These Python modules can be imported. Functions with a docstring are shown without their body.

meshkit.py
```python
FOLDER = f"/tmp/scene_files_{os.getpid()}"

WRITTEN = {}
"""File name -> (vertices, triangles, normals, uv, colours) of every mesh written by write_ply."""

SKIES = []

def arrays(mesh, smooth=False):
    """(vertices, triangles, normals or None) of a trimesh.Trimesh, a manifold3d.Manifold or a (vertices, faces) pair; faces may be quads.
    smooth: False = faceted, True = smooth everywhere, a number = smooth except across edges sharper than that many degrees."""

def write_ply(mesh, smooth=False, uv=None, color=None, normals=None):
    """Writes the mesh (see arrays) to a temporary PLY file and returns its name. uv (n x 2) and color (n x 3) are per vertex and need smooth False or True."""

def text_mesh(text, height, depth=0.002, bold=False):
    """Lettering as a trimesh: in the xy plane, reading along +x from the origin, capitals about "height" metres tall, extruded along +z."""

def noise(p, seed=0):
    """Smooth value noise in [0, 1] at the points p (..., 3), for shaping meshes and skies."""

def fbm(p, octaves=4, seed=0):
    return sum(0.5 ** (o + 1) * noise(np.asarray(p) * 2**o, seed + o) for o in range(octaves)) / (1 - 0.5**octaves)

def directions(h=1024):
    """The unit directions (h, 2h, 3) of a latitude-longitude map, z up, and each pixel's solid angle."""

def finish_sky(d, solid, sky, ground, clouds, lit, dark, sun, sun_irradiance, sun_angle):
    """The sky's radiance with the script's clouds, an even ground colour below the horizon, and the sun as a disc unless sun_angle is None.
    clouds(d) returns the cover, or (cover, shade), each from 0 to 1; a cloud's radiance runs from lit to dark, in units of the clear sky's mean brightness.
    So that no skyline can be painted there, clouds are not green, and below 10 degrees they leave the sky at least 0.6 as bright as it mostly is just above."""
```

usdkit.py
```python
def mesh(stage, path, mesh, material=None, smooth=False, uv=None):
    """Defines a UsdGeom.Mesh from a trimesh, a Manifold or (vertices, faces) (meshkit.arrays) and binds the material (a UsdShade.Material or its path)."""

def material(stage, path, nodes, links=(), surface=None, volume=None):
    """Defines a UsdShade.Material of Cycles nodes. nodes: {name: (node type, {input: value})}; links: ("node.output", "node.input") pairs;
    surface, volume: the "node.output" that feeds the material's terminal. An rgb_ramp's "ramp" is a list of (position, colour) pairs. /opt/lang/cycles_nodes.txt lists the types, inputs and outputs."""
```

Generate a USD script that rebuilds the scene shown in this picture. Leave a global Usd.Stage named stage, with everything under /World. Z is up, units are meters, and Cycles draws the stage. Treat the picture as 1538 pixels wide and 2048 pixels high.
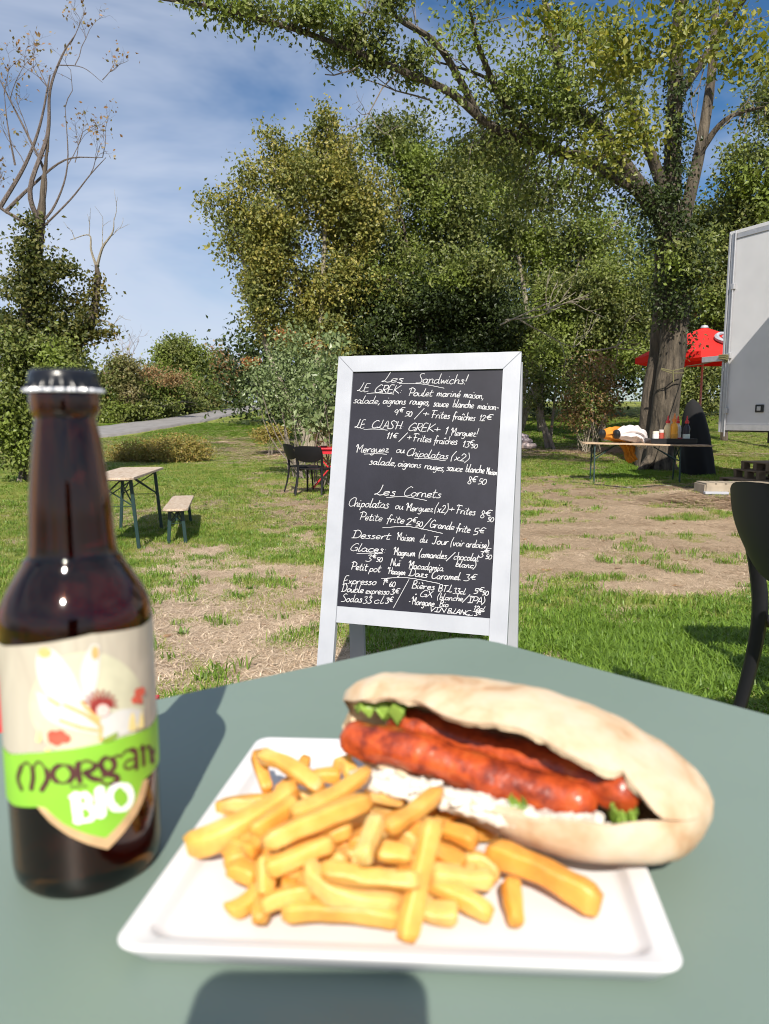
import math, random
import numpy as np, trimesh, usdkit, meshkit
from pxr import Usd, UsdGeom, UsdLux, UsdShade, Gf, Sdf, Vt
from shapely.geometry import Polygon, LineString, Point
from shapely.ops import unary_union
import shapely

stage = Usd.Stage.CreateInMemory()
UsdGeom.SetStageUpAxis(stage, 'Z'); UsdGeom.SetStageMetersPerUnit(stage, 1.0)
UsdGeom.Xform.Define(stage, '/World'); UsdGeom.Scope.Define(stage, '/World/Looks')

# ---------------------------------------------------------------- camera, sky, sun, exposure
F, CX, CY, CAMZ = 1450.0, 769.0, 1024.0, 1.2            # focal length and centre in pixels of the photograph, eye height
PITCH = math.atan(186 / F)
cam = UsdGeom.Camera.Define(stage, '/World/camera')
cam.CreateHorizontalApertureAttr(36.0); cam.CreateFocalLengthAttr(36.0 * F / 1538)
cam.CreateVerticalApertureAttr(48.0)
cam.CreateFStopAttr(14.5); cam.CreateFocusDistanceAttr(2.75)
cam.CreateClippingRangeAttr(Gf.Vec2f(0.02, 2000))
cam.CreateExposureAttr(0.6)
cam.AddTranslateOp().Set(Gf.Vec3d(0, 0, CAMZ)); cam.AddRotateXOp().Set(90 - math.degrees(PITCH))

SUN_EL, SUN_AZ = math.radians(41.5), math.radians(180.6)   # azimuth of the direction towards the sun, from +y to +x
to_sun = np.array([math.sin(SUN_AZ) * math.cos(SUN_EL), math.cos(SUN_AZ) * math.cos(SUN_EL), math.sin(SUN_EL)])
dome = UsdLux.DomeLight.Define(stage, '/World/sky'); dome.CreateIntensityAttr(1.0)
sky = usdkit.material(stage, '/World/Looks/sky', {
    'tc': ('texture_coordinate', {}),
    'map': ('mapping', {'scale': (1.6, 1.1, 4.2), 'rotation': (0.0, 0.18, 0.0), 'location': (0.35, 0.1, 0.2)}),
    'n': ('noise_texture', {'scale': 1.35, 'detail': 6.0, 'roughness': 0.5, 'distortion': 0.35}),
    'r': ('rgb_ramp', {'ramp': [(0.0, (0, 0, 0)), (0.34, (0.06, 0.06, 0.06)), (0.46, (0.45, 0.45, 0.45)), (0.58, (0.78, 0.78, 0.78)), (0.72, (0.95, 0.95, 0.95))]}),
    'sky': ('sky_texture', {'sky_type': 'single_scattering', 'sun_disc': False, 'sun_elevation': SUN_EL, 'sun_rotation': SUN_AZ, 'air_density': 1.0, 'aerosol_density': 0.6, 'ozone_density': 4.0}),
    'sat': ('hsv', {'saturation': 1.32, 'value': .95}), 'mx': ('mix_color', {'blend_type': 'mix', 'b': (6.6, 7.3, 8.7)}),
    'bg': ('background_shader', {'strength': 0.068})},
    [('tc.generated', 'map.vector'), ('map.vector', 'n.vector'), ('n.fac', 'r.fac'), ('sky.color', 'sat.color'), ('sat.color', 'mx.a'), ('r.color', 'mx.fac'), ('mx.result', 'bg.color')], surface='bg.background')
UsdShade.MaterialBindingAPI.Apply(dome.GetPrim()).Bind(sky)
dome.GetPrim().SetCustomDataByKey('kind', 'structure'); dome.GetPrim().SetCustomDataByKey('label', 'blue sky with thin veils of cloud'); dome.GetPrim().SetCustomDataByKey('category', 'sky')
sun = UsdLux.DistantLight.Define(stage, '/World/sun')
sun.CreateIntensityAttr(1.25); sun.CreateAngleAttr(0.5); sun.CreateNormalizeAttr(True); sun.CreateColorAttr(Gf.Vec3f(1.0, 0.93, 0.82))
sun.AddRotateZOp().Set(-math.degrees(SUN_AZ) + 180.0); sun.AddRotateXOp().Set(-(90 - math.degrees(SUN_EL)) + 0.0)
# a light shines along -z: tilt it so that it travels towards +y and down
sun.ClearXformOpOrder()
_m = Gf.Matrix4d(); _m.SetLookAt(Gf.Vec3d(*map(float, to_sun)), Gf.Vec3d(0, 0, 0), Gf.Vec3d(0, 0, 1))
sun.AddTransformOp().Set(_m.GetInverse())

# ---------------------------------------------------------------- helpers: views and shapes
rng = np.random.default_rng(7); random.seed(7)
cP, sP = math.cos(PITCH), math.sin(PITCH)
def ray(px, py):
    d = (py - CY) / F
    return np.array([(px - CX) / F, cP - sP * d, -sP - cP * d])
def at(px, py, y):                                   # the point of the plane of that distance seen there
    r = ray(px, py); return np.array([0, 0, CAMZ]) + r * (y / r[1])
def onz(px, py, z):
    r = ray(px, py); return np.array([0, 0, CAMZ]) + r * ((z - CAMZ) / r[2])
def sm(a, b, x):
    t = np.clip((np.asarray(x, float) - a) / (b - a), 0, 1); return t * t * (3 - 2 * t)
RY = [-500, 15, 20, 26, 30, 36, 45, 60, 90, 400, 2000]; RZ = [0, 0, .1, .5, .76, 1.1, 1.7, 2.5, 3.2, 3.6, 4.0]
def gz(x, y):
    x, y = np.asarray(x, float), np.asarray(y, float)
    e = y + 4.5 * sm(-2, 3, x) * sm(6, 13, y)
    z = .24 * (1 - sm(1.2, 5.2, y)) + np.interp(e, RY, RZ)
    z = z - .2 * np.exp(-((x + 2.5) ** 2 / 7 + (y - 8.3) ** 2 / 7))
    z = z + .14 * np.exp(-(((x - 5.1) / 1.0) ** 2 + ((y - 10.55) / .8) ** 2) ** 2)
    p = np.stack([x, y, 0 * x], -1)
    a = sm(.5, 4, np.hypot(x, y))
    return z + a * .05 * (meshkit.fbm(p * .7, 3, 3) - .5) + a * .02 * (meshkit.noise(p * 3.1, 5) - .5)
def ground(px, py):                                  # the ground seen there
    r = ray(px, py); t = np.concatenate([np.linspace(.8, 30, 1500), np.linspace(30, 140, 1500)])
    p = np.array([0, 0, CAMZ]) + r * t[:, None]
    below = p[:, 2] < gz(p[:, 0], p[:, 1])
    k = int(np.argmax(below)) if below.any() else len(t) - 1
    q = p[k].copy(); q[2] = float(gz(q[0], q[1])); return q

def cat(*ms):
    V, Fc, n = [], [], 0
    for v, f in ms:
        if len(v) == 0: continue
        V.append(np.asarray(v, float)); Fc.append(np.asarray(f, int) + n); n += len(v)
    return np.vstack(V), np.vstack(Fc)
def tri(q):
    q = np.asarray(q, int); return np.vstack([q[:, [0, 1, 2]], q[:, [0, 2, 3]]])
def rings(R, closed_ends=True, loop=True):           # R: (m, n, 3) rings -> skin
    R = np.asarray(R, float); m, n = R.shape[:2]
    i, j = np.meshgrid(np.arange(m - 1), np.arange(n if loop else n - 1), indexing='ij')
    q = np.stack([i * n + j, i * n + (j + 1) % n, (i + 1) * n + (j + 1) % n, (i + 1) * n + j], -1).reshape(-1, 4)
    V, Fc = R.reshape(-1, 3), tri(q)
    if closed_ends:
        V = np.vstack([V, R[0].mean(0), R[-1].mean(0)]); a, b = m * n, m * n + 1; k = np.arange(n)
        Fc = np.vstack([Fc, np.stack([np.full(n, a), (k + 1) % n, k], 1), np.stack([np.full(n, b), (m - 1) * n + k, (m - 1) * n + (k + 1) % n], 1)])
    return V, Fc
def tube(pts, rad, sides=8, flat=None):
    p = np.asarray(pts, float); t = np.gradient(p, axis=0); t /= np.linalg.norm(t, axis=1, keepdims=True) + 1e-12
    a = np.cross(t[0], [0, 0, 1.0] if abs(t[0][2]) < .9 else [1.0, 0, 0]); a /= np.linalg.norm(a); A = []
    for k in range(len(p)):
        a = a - t[k] * (a @ t[k]); a /= np.linalg.norm(a) + 1e-12; A.append(a)
    A = np.array(A); B = np.cross(t, A); g = np.arange(sides) * 2 * np.pi / sides
    r = np.broadcast_to(np.asarray(rad, float), (len(p),))[:, None, None]
    fy = 1.0 if flat is None else flat
    return rings(p[:, None] + r * (np.cos(g)[None, :, None] * A[:, None] + fy * np.sin(g)[None, :, None] * B[:, None]))
def spline(pts, n=6):
    p = np.asarray(pts, float)
    if len(p) < 3: return np.linspace(p[0], p[-1], max(2, n // 2))
    q = np.vstack([2 * p[0] - p[1], p, 2 * p[-1] - p[-2]]); out = []
    for i in range(1, len(q) - 2):
        t = np.linspace(0, 1, n, endpoint=False)[:, None]
        out.append(.5 * (2 * q[i] + (q[i + 1] - q[i - 1]) * t + (2 * q[i - 1] - 5 * q[i] + 4 * q[i + 1] - q[i + 2]) * t ** 2 + (3 * q[i] - q[i - 1] - 3 * q[i + 1] + q[i + 2]) * t ** 3))
    return np.vstack(out + [p[-1:]])
def box(c, s, R=None, bev=0.0):
    s = np.asarray(s, float)
    if bev <= 0:
        m = trimesh.creation.box(s); v, f = np.array(m.vertices), np.array(m.faces)
    else:
        h = s / 2; b = min(bev, h.min() * .9); P = []
        for sx in (-1, 1):
            for sy in (-1, 1):
                for sz in (-1, 1):
                    k = np.array([sx, sy, sz])
                    for ax in range(3):
                        q = h.copy(); 
                        for o in range(3):
                            if o != ax: q[o] -= b
                        P.append(k * q)
        m = trimesh.convex.convex_hull(np.array(P)); v, f = np.array(m.vertices), np.array(m.faces)
    if R is not None: v = v @ np.asarray(R, float).T
    return v + np.asarray(c, float), f
def frame(x, z):                                     # columns: x, y, z axes
    x = np.asarray(x, float); x /= np.linalg.norm(x); z = np.asarray(z, float); z = z - x * (x @ z); z /= np.linalg.norm(z)
    return np.stack([x, np.cross(z, x), z], 1)
def beam(a, b, w, h, up=(0, 0, 1), bev=.002):        # a bar between two points
    a, b = np.asarray(a, float), np.asarray(b, float); d = b - a
    if abs(d @ np.asarray(up, float)) > .95 * np.linalg.norm(d): up = (0, 1, 0.0)
    return box((a + b) / 2, (np.linalg.norm(d), w, h), frame(d, up), bev)
def lathe(prof, n=48):
    g = np.arange(n) * 2 * np.pi / n; p = np.asarray(prof, float)
    return rings(np.stack([p[:, :1] * np.cos(g), p[:, :1] * np.sin(g), np.broadcast_to(p[:, 1:], (len(p), n))], -1))
def rotz(a):
    a = math.radians(a); return np.array([[math.cos(a), -math.sin(a), 0], [math.sin(a), math.cos(a), 0], [0, 0, 1.0]])
def mv(m, t=(0, 0, 0), R=None):
    v = m[0] if R is None else m[0] @ np.asarray(R).T
    return v + np.asarray(t, float), m[1]

used = {}
def numbered(path):
    k = used.get(path, 0); used[path] = k + 1
    return path if k == 0 else f'{path}_{k:03d}'
def put(name, m, mat, parent='/World', smooth=35, base=(0, 0, 0)):
    path = numbered(f'{parent}/{name}')
    v, f = (m.vertices, m.faces) if hasattr(m, 'vertices') else m
    v = np.asarray(v, float) - np.asarray(base, float)
    p = usdkit.mesh(stage, path, (v, np.asarray(f)), mat, smooth).GetPrim()
    if str(mat.GetPath()) in LEAFY: islands(p)
    return p
def islands(p):                                      # a random number for every separate leaf or blade of a mesh
    from scipy.sparse import coo_matrix
    from scipy.sparse.csgraph import connected_components
    g = UsdGeom.Mesh(p); f = np.array(g.GetFaceVertexIndicesAttr().Get()).reshape(-1, 3); n = len(g.GetPointsAttr().Get())
    a = np.r_[f[:, 0], f[:, 1]]; b = np.r_[f[:, 1], f[:, 2]]; k, lab_ = connected_components(coo_matrix((np.ones(len(a), np.int8), (a, b)), shape=(n, n)), directed=False)
    UsdGeom.PrimvarsAPI(p).CreatePrimvar('rnd', Sdf.ValueTypeNames.FloatArray, 'vertex').Set(Vt.FloatArray.FromNumpy(np.random.default_rng(n).uniform(0, 1, k).astype(np.float32)[lab_]))
LEAFY = set()
def tag(p, label=None, cat=None, group=None, kind=None):
    for k, v in (('label', label), ('category', cat), ('group', group), ('kind', kind)):
        if v: p.SetCustomDataByKey(k, v)
    return p
class Thing:                                         # an Xform at the thing's base; its parts are given in world coordinates unless local
    def __init__(s, name, label, cat, base=(0, 0, 0), group=None, rz=0.0, local=False):
        s.path = numbered('/World/' + name); s.base = np.asarray(base, float); s.local = local
        x = UsdGeom.Xform.Define(stage, s.path); x.AddTranslateOp().Set(Gf.Vec3d(*map(float, base)))
        if rz: x.AddRotateZOp().Set(float(rz))
        s.prim = tag(x.GetPrim(), label, cat, group)
    def part(s, name, m, mat, smooth=35, under=None, label=None, kind=None):
        p = put(name, m, mat, str(under.GetPath()) if under else s.path, smooth, (0, 0, 0) if s.local else s.base)
        return tag(p, label, None, None, kind)
def copy_of(t, name, base, rz, label, cat, group=None):
    path = numbered('/World/' + name); x = UsdGeom.Xform.Define(stage, path)
    x.GetPrim().GetReferences().AddInternalReference(t.path)
    x.ClearXformOpOrder(); x.AddTranslateOp().Set(Gf.Vec3d(*map(float, base)))
    op = x.GetPrim().GetAttribute('xformOp:rotateZ')
    x.AddRotateZOp().Set(float(rz))
    x.GetPrim().SetInstanceable(True)
    return tag(x.GetPrim(), label, cat, group)

# ---------------------------------------------------------------- materials
def M(name, nodes, links, surface='p.BSDF'):
    return usdkit.material(stage, '/World/Looks/' + name, nodes, links, surface=surface)
def plain(name, col, rough=.5, var=.12, scale=40, bump=0.0, metal=0.0, spec=.5, coat=0.0, bscale=None):
    c = np.array(col)
    nodes = {'g': ('geometry', {}), 'n': ('noise_texture', {'scale': scale, 'detail': 4.0}),
             'r': ('rgb_ramp', {'ramp': [(.25, tuple(c * (1 - var))), (.75, tuple(np.minimum(c * (1 + var), .95)))]}),
             'p': ('principled_bsdf', {'roughness': rough, 'metallic': metal, 'specular_ior_level': spec, 'coat_weight': coat})}
    links = [('g.position', 'n.vector'), ('n.fac', 'r.fac'), ('r.color', 'p.base_color')]
    if bump:
        nodes['n2'] = ('noise_texture', {'scale': bscale or scale * 2, 'detail': 4.0}); nodes['b'] = ('bump', {'strength': .6, 'distance': bump})
        links += [('g.position', 'n2.vector'), ('n2.fac', 'b.height'), ('b.normal', 'p.normal')]
    return M(name, nodes, links)
def leafmat(name, cols, trans=.3, rough=.45, patch=None, pscale=.5):
    n = len(cols)
    LEAFY.add('/World/Looks/' + name)
    nodes = {'g': ('geometry', {}), 'at': ('attribute', {'attribute': 'rnd'}), 'r': ('rgb_ramp', {'ramp': [(i / (n - 1), c) for i, c in enumerate(cols)]}),
             'p': ('principled_bsdf', {'roughness': rough, 'specular_ior_level': .35}), 't': ('translucent_bsdf', {}), 'm': ('mix_closure', {'fac': trans}),
             'n': ('noise_texture', {'scale': pscale, 'detail': 3.0}), 'f': ('rgb_ramp', {'ramp': [(.45, (0, 0, 0)), (.62, (1, 1, 1))]}),
             'sat': ('hsv', {'saturation': 1.32, 'value': .95}), 'mx': ('mix_color', {'blend_type': 'mix', 'b': patch or cols[-1]}), 'h': ('hsv', {'saturation': 1.15, 'value': 1.25})}
    L = [('at.fac', 'r.fac'), ('g.position', 'n.vector'), ('n.fac', 'f.fac'), ('r.color', 'mx.a'), ('mx.result', 'p.base_color'), ('mx.result', 'h.color'), ('h.color', 't.color'), ('p.BSDF', 'm.closure1'), ('t.BSDF', 'm.closure2')]
    if patch: L.append(('f.color', 'mx.fac'))
    else: nodes['mx'][1]['fac'] = 0.0
    return M(name, nodes, L, 'm.closure')
LG = leafmat('leaf_green', [(.028, .042, .01), (.07, .095, .02), (.13, .15, .035), (.22, .235, .075), (.05, .072, .016)], patch=(.17, .22, .04), pscale=.8)
LY = leafmat('leaf_yellow_green', [(.07, .085, .017), (.17, .18, .036), (.28, .27, .065), (.37, .31, .08), (.11, .13, .026)], patch=(.12, .14, .035), pscale=1.1)
LYB = leafmat('leaf_bright', [(.07, .1, .016), (.15, .175, .028), (.27, .255, .04), (.12, .15, .025)], trans=.35)
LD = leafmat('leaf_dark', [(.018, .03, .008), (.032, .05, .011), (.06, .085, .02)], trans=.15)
LB = leafmat('leaf_brown', [(.2, .11, .05), (.3, .17, .08), (.18, .15, .05), (.32, .23, .13)])
LO = leafmat('leaf_russet', [(.4, .13, .05), (.32, .16, .055), (.2, .17, .05)])
LP = leafmat('leaf_pale', [(.1, .15, .05), (.17, .22, .09), (.25, .3, .15), (.12, .17, .055)], rough=.35)
LH = leafmat('leaf_heath', [(.24, .21, .05), (.33, .26, .07), (.17, .18, .045), (.3, .19, .07)])
LM = leafmat('leaf_bramble', [(.06, .1, .018), (.11, .16, .03), (.15, .19, .035), (.09, .12, .028), (.18, .13, .05)], patch=(.2, .17, .08), pscale=.3)
def barkmat(name, a, b, s=9.0):
    return M(name, {'g': ('geometry', {}), 'm': ('mapping', {'scale': (1, 1, .16)}), 'n': ('noise_texture', {'scale': s, 'detail': 8.0, 'roughness': .65, 'distortion': .6}),
        'r': ('rgb_ramp', {'ramp': [(.32, a), (.66, b)]}), 'b': ('bump', {'strength': 1.0, 'distance': .08}), 'p': ('principled_bsdf', {'roughness': .9})},
        [('g.position', 'm.vector'), ('m.vector', 'n.vector'), ('n.fac', 'r.fac'), ('r.color', 'p.base_color'), ('n.fac', 'b.height'), ('b.normal', 'p.normal')])
BARK = barkmat('bark', (.016, .012, .009), (.13, .105, .075), 12)
BARKD = barkmat('bark_dark', (.04, .03, .022), (.12, .095, .07))
TWIG = barkmat('twig_grey', (.14, .115, .095), (.3, .26, .22), 30)
TWIGB = barkmat('twig_brown', (.09, .07, .06), (.2, .16, .14), 30)
TWIGP = barkmat('twig_pale', (.2, .17, .12), (.4, .36, .28), 30)

# ---------------------------------------------------------------- ground, grass, road
def pix(x, y, z):
    zc = y * cP - (z - CAMZ) * sP; d = -y * sP - (z - CAMZ) * cP; zc = np.maximum(zc, .05)
    return CX + F * x / zc, CY + F * d / zc
DIRT = [(1290, 1085, 270, 105, 1.25), (1180, 905, 150, 18, .55), (1120, 975, 110, 22, .8), (1400, 1010, 130, 30, .8), (500, 1165, 190, 42, .85), (420, 1265, 200, 60, .9), (560, 1330, 120, 50, .8), (345, 1105, 120, 17, .9), (260, 1030, 60, 14, .6),
        (590, 985, 40, 9, .7), (640, 1080, 90, 25, .6), (580, 905, 80, 25, .4), (480, 1040, 70, 20, .45), (80, 1150, 70, 22, .4), (480, 890, 70, 15, .35), (760, 1000, 260, 120, .55), (1090, 1330, 50, 20, .6), (700, 1330, 120, 40, .8), (320, 1360, 60, 40, .7)]
def dirt(x, y, z):
    u, v = pix(x, y, z); d = np.zeros(np.shape(x))
    for px, py, rx, ry, w in DIRT:
        d = np.maximum(d, w * np.exp(-(((u - px) / rx) ** 2 + ((v - py) / ry) ** 2) ** 1.5 * .7))
    p = np.stack([np.asarray(x, float), np.asarray(y, float), 0 * np.asarray(x, float)], -1)
    n = meshkit.fbm(p * 2.2, 4, 11); n2 = meshkit.fbm(p * .55, 3, 12)
    return np.clip(d * 1.05 + (n - .5) * 1.5 + (n2 - .5) * .7 - .12, 0, 1)
ys = np.concatenate([np.linspace(-6, 1, 15), np.linspace(1.05, 12, 170), np.linspace(12.2, 40, 120), np.linspace(41, 130, 60), np.linspace(140, 900, 20)])
us = np.linspace(-1, 1, 241); us = np.sign(us) * (np.abs(us) ** 1.35)
hw = np.maximum(6, ys * .95 + 4)
X = us[None, :] * hw[:, None]; Y = np.broadcast_to(ys[:, None], X.shape); Z = gz(X, Y)
gv, gf = rings(np.stack([X, Y, Z], -1), closed_ends=False, loop=False)
gf = gf[:, ::-1]
_n = np.cross(gv[gf[0, 1]] - gv[gf[0, 0]], gv[gf[0, 2]] - gv[gf[0, 0]])
if _n[2] < 0: gf = gf[:, ::-1]
GM = M('ground', {'g': ('geometry', {}), 'a': ('attribute', {'attribute': 'dirt'}), 'n1': ('noise_texture', {'scale': 26.0, 'detail': 7.0, 'roughness': .7}), 'n2': ('noise_texture', {'scale': 3.0, 'detail': 5.0}),
    'n3': ('noise_texture', {'scale': 1.0, 'detail': 6.0, 'roughness': .75}), 'm3': ('mapping', {'scale': (4.0, 9.0, 1.0)}), 'r3': ('rgb_ramp', {'ramp': [(.3, (.58, .54, .5)), (.45, (.9, .9, .9)), (.6, (1.08, 1.06, 1.04)), (.75, (.8, .78, .76))]}), 'mul': ('mix_color', {'blend_type': 'multiply', 'fac': 1.0}), 'soil': ('rgb_ramp', {'ramp': [(.25, (.28, .2, .145)), (.4, (.5, .375, .285)), (.58, (.62, .49, .38)), (.78, (.7, .58, .46))]}),
    'grs': ('rgb_ramp', {'ramp': [(.25, (.1, .12, .03)), (.5, (.19, .22, .05)), (.75, (.32, .3, .1))]}),
    'am': ('math', {'math_type': 'multiply_add', 'value2': .9, 'value3': -.45}), 'ad': ('math', {'math_type': 'add', 'use_clamp': True}),
    'f': ('rgb_ramp', {'ramp': [(.3, (0, 0, 0)), (.55, (1, 1, 1))]}), 'mx': ('mix_color', {}), 'b': ('bump', {'strength': .5, 'distance': .01}), 'p': ('principled_bsdf', {'roughness': .95, 'specular_ior_level': .15})},
    [('g.position', 'n1.vector'), ('g.position', 'n2.vector'), ('n1.fac', 'soil.fac'), ('n1.fac', 'grs.fac'), ('n1.fac', 'am.value1'), ('am.value', 'ad.value1'), ('a.fac', 'ad.value2'), ('ad.value', 'f.fac'),
     ('f.color', 'mx.fac'), ('grs.color', 'mx.a'), ('soil.color', 'mx.b'), ('mx.result', 'mul.a'), ('g.position', 'm3.vector'), ('m3.vector', 'n3.vector'), ('n3.fac', 'r3.fac'), ('r3.color', 'mul.b'), ('mul.result', 'p.base_color'), ('n1.fac', 'b.height'), ('b.normal', 'p.normal')])
g = put('ground', (gv, gf), GM, smooth=True); tag(g, 'dry lawn of grass and bare straw-coloured earth', 'ground', kind='structure')
dv = dirt(gv[:, 0], gv[:, 1], gv[:, 2]).astype(np.float32)
UsdGeom.PrimvarsAPI(g).CreatePrimvar('dirt', Sdf.ValueTypeNames.FloatArray, 'vertex').Set(Vt.FloatArray.FromNumpy(dv))

near_e = [(100, 884), (189, 876.5), (279.5, 865.5), (368, 850), (412, 843), (467, 830), (494, 825.7), (520, 819)]
far_e = [(100, 868), (184, 857.8), (290.5, 845.6), (368, 834.5), (423, 824.6), (489.5, 814.6), (505, 812), (530, 808)]
E1, E2 = np.array([ground(*q) for q in near_e]), np.array([ground(*q) for q in far_e])
E1 = np.vstack([E1[0] + (E1[0] - E1[1]) * 3, E1]); E2 = np.vstack([E2[0] + (E2[0] - E2[1]) * 3, E2])
E1, E2 = spline(E1, 14), spline(E2, 14); n_ = min(len(E1), len(E2))
R_ = np.stack([E1[:n_] * (1 - t) + E2[:n_] * t for t in np.linspace(0, 1, 7)], 1)
R_[..., 2] = gz(R_[..., 0], R_[..., 1]) + .085
R_ = np.concatenate([R_[:, :1] + (R_[:, :1] - R_[:, 1:2]) * .12 - [0, 0, .4], R_, R_[:, -1:] + (R_[:, -1:] - R_[:, -2:-1]) * .12 - [0, 0, .4]], 1)
rv, rf = rings(R_, False, False)
rc_ = rf[len(rf) // 3]
if np.cross(rv[rc_[1]] - rv[rc_[0]], rv[rc_[2]] - rv[rc_[0]])[2] < 0: rf = rf[:, ::-1]
if 0 and np.cross(rv[rf[0, 1]] - rv[rf[0, 0]], rv[rf[0, 2]] - rv[rf[0, 0]])[2] < 0: rf = rf[:, ::-1]
tag(put('road', (rv, rf), plain('asphalt', (.2, .19, .185), .85, .2, 3.0, .004, bscale=60), smooth=True), 'narrow grey tarmac lane climbing past the hedge', 'road', kind='structure')
ROAD = Polygon(np.vstack([E1[:n_, :2], E2[:n_, :2][::-1]])).buffer(.35)

def blade_tuft(n, rad, h, w, lie=0.0, seed=0, segs=2):
    r = np.random.default_rng(seed); V, Fc = [], []
    for k in range(n):
        a, b = r.uniform(0, 6.283), rad * math.sqrt(r.uniform()); p = np.array([b * math.cos(a), b * math.sin(a), -.004])
        th = r.uniform(0, 6.283); lean = r.uniform(.3, 1.25) + lie; hh = h * r.uniform(.5, 1.15); d = np.array([math.cos(th), math.sin(th), 0]); sd = np.array([-d[1], d[0], 0]) * w * r.uniform(.7, 1.3)
        q1 = p + d * hh * .22 * lean + np.array([0, 0, hh * (.55 if lie < .5 else .14)]); q2 = p + d * hh * (.75 * lean) + np.array([0, 0, hh * (.92 - .2 * lean if lie < .5 else .16)])
        o = len(V) * 1; base = k * 5
        V += [p - sd, p + sd, q1 + sd * .8, q1 - sd * .8, q2]; Fc += [[base, base + 1, base + 2], [base, base + 2, base + 3], [base + 3, base + 2, base + 4]]
    return np.array(V), np.array(Fc)
GRASS = leafmat('grass_blade', [(.1, .16, .022), (.16, .25, .035), (.23, .31, .05), (.3, .31, .08), (.44, .38, .18), (.14, .22, .03)], trans=.3, patch=(.26, .29, .07), pscale=.9)
LUSH = leafmat('grass_lush', [(.08, .15, .02), (.14, .235, .03), (.21, .32, .045), (.1, .18, .025)], trans=.35)
STRAW = leafmat('straw', [(.2, .13, .08), (.5, .38, .26), (.66, .53, .39), (.34, .24, .15), (.74, .62, .47)], trans=.15)
LB0 = leafmat('fallen_leaf', [(.2, .11, .05), (.32, .2, .1), (.25, .13, .06)], trans=.1)
WEED = leafmat('weed_leaf', [(.05, .09, .02), (.1, .17, .03), (.16, .22, .05)], trans=.25)
def scatter(name, label, cat_, mat, tufts, P, S):
    path = numbered('/World/' + name); pi = UsdGeom.PointInstancer.Define(stage, path)
    for i, t in enumerate(tufts):
        islands(usdkit.mesh(stage, f'{path}/tuft_{i}', t, mat, False).GetPrim()); pi.CreatePrototypesRel().AddTarget(f'{path}/tuft_{i}')
    n = len(P); a = rng.uniform(0, 2 * np.pi, n)
    pi.CreateProtoIndicesAttr(Vt.IntArray.FromNumpy(rng.integers(0, len(tufts), n).astype(np.int32)))
    pi.CreatePositionsAttr(Vt.Vec3fArray.FromNumpy(P.astype(np.float32)))
    pi.CreateScalesAttr(Vt.Vec3fArray.FromNumpy(np.stack([S, S, np.where(S > 1.4, np.where(S > 2.0, .75, 1.3), S)], 1).astype(np.float32)))
    pi.CreateOrientationsAttr(Vt.QuathArray([Gf.Quath(float(math.cos(k / 2)), 0, 0, float(math.sin(k / 2))) for k in a]))
    tag(pi.GetPrim(), label, cat_, kind='stuff')
def wedge(n, y0, y1, lo=-.62, hi=.62):
    y = np.sqrt(rng.uniform(y0 ** 2, y1 ** 2, n)); x = y * rng.uniform(lo, hi, n); return x, y
bands = [(.7, 4, 9000, 1.0), (4, 9, 30000, 1.15), (9, 18, 40000, 1.7), (18, 34, 32000, 2.6), (34, 60, 9000, 4.0)]
gp, gs, lp, ls, sp, ss = [], [], [], [], [], []
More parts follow.
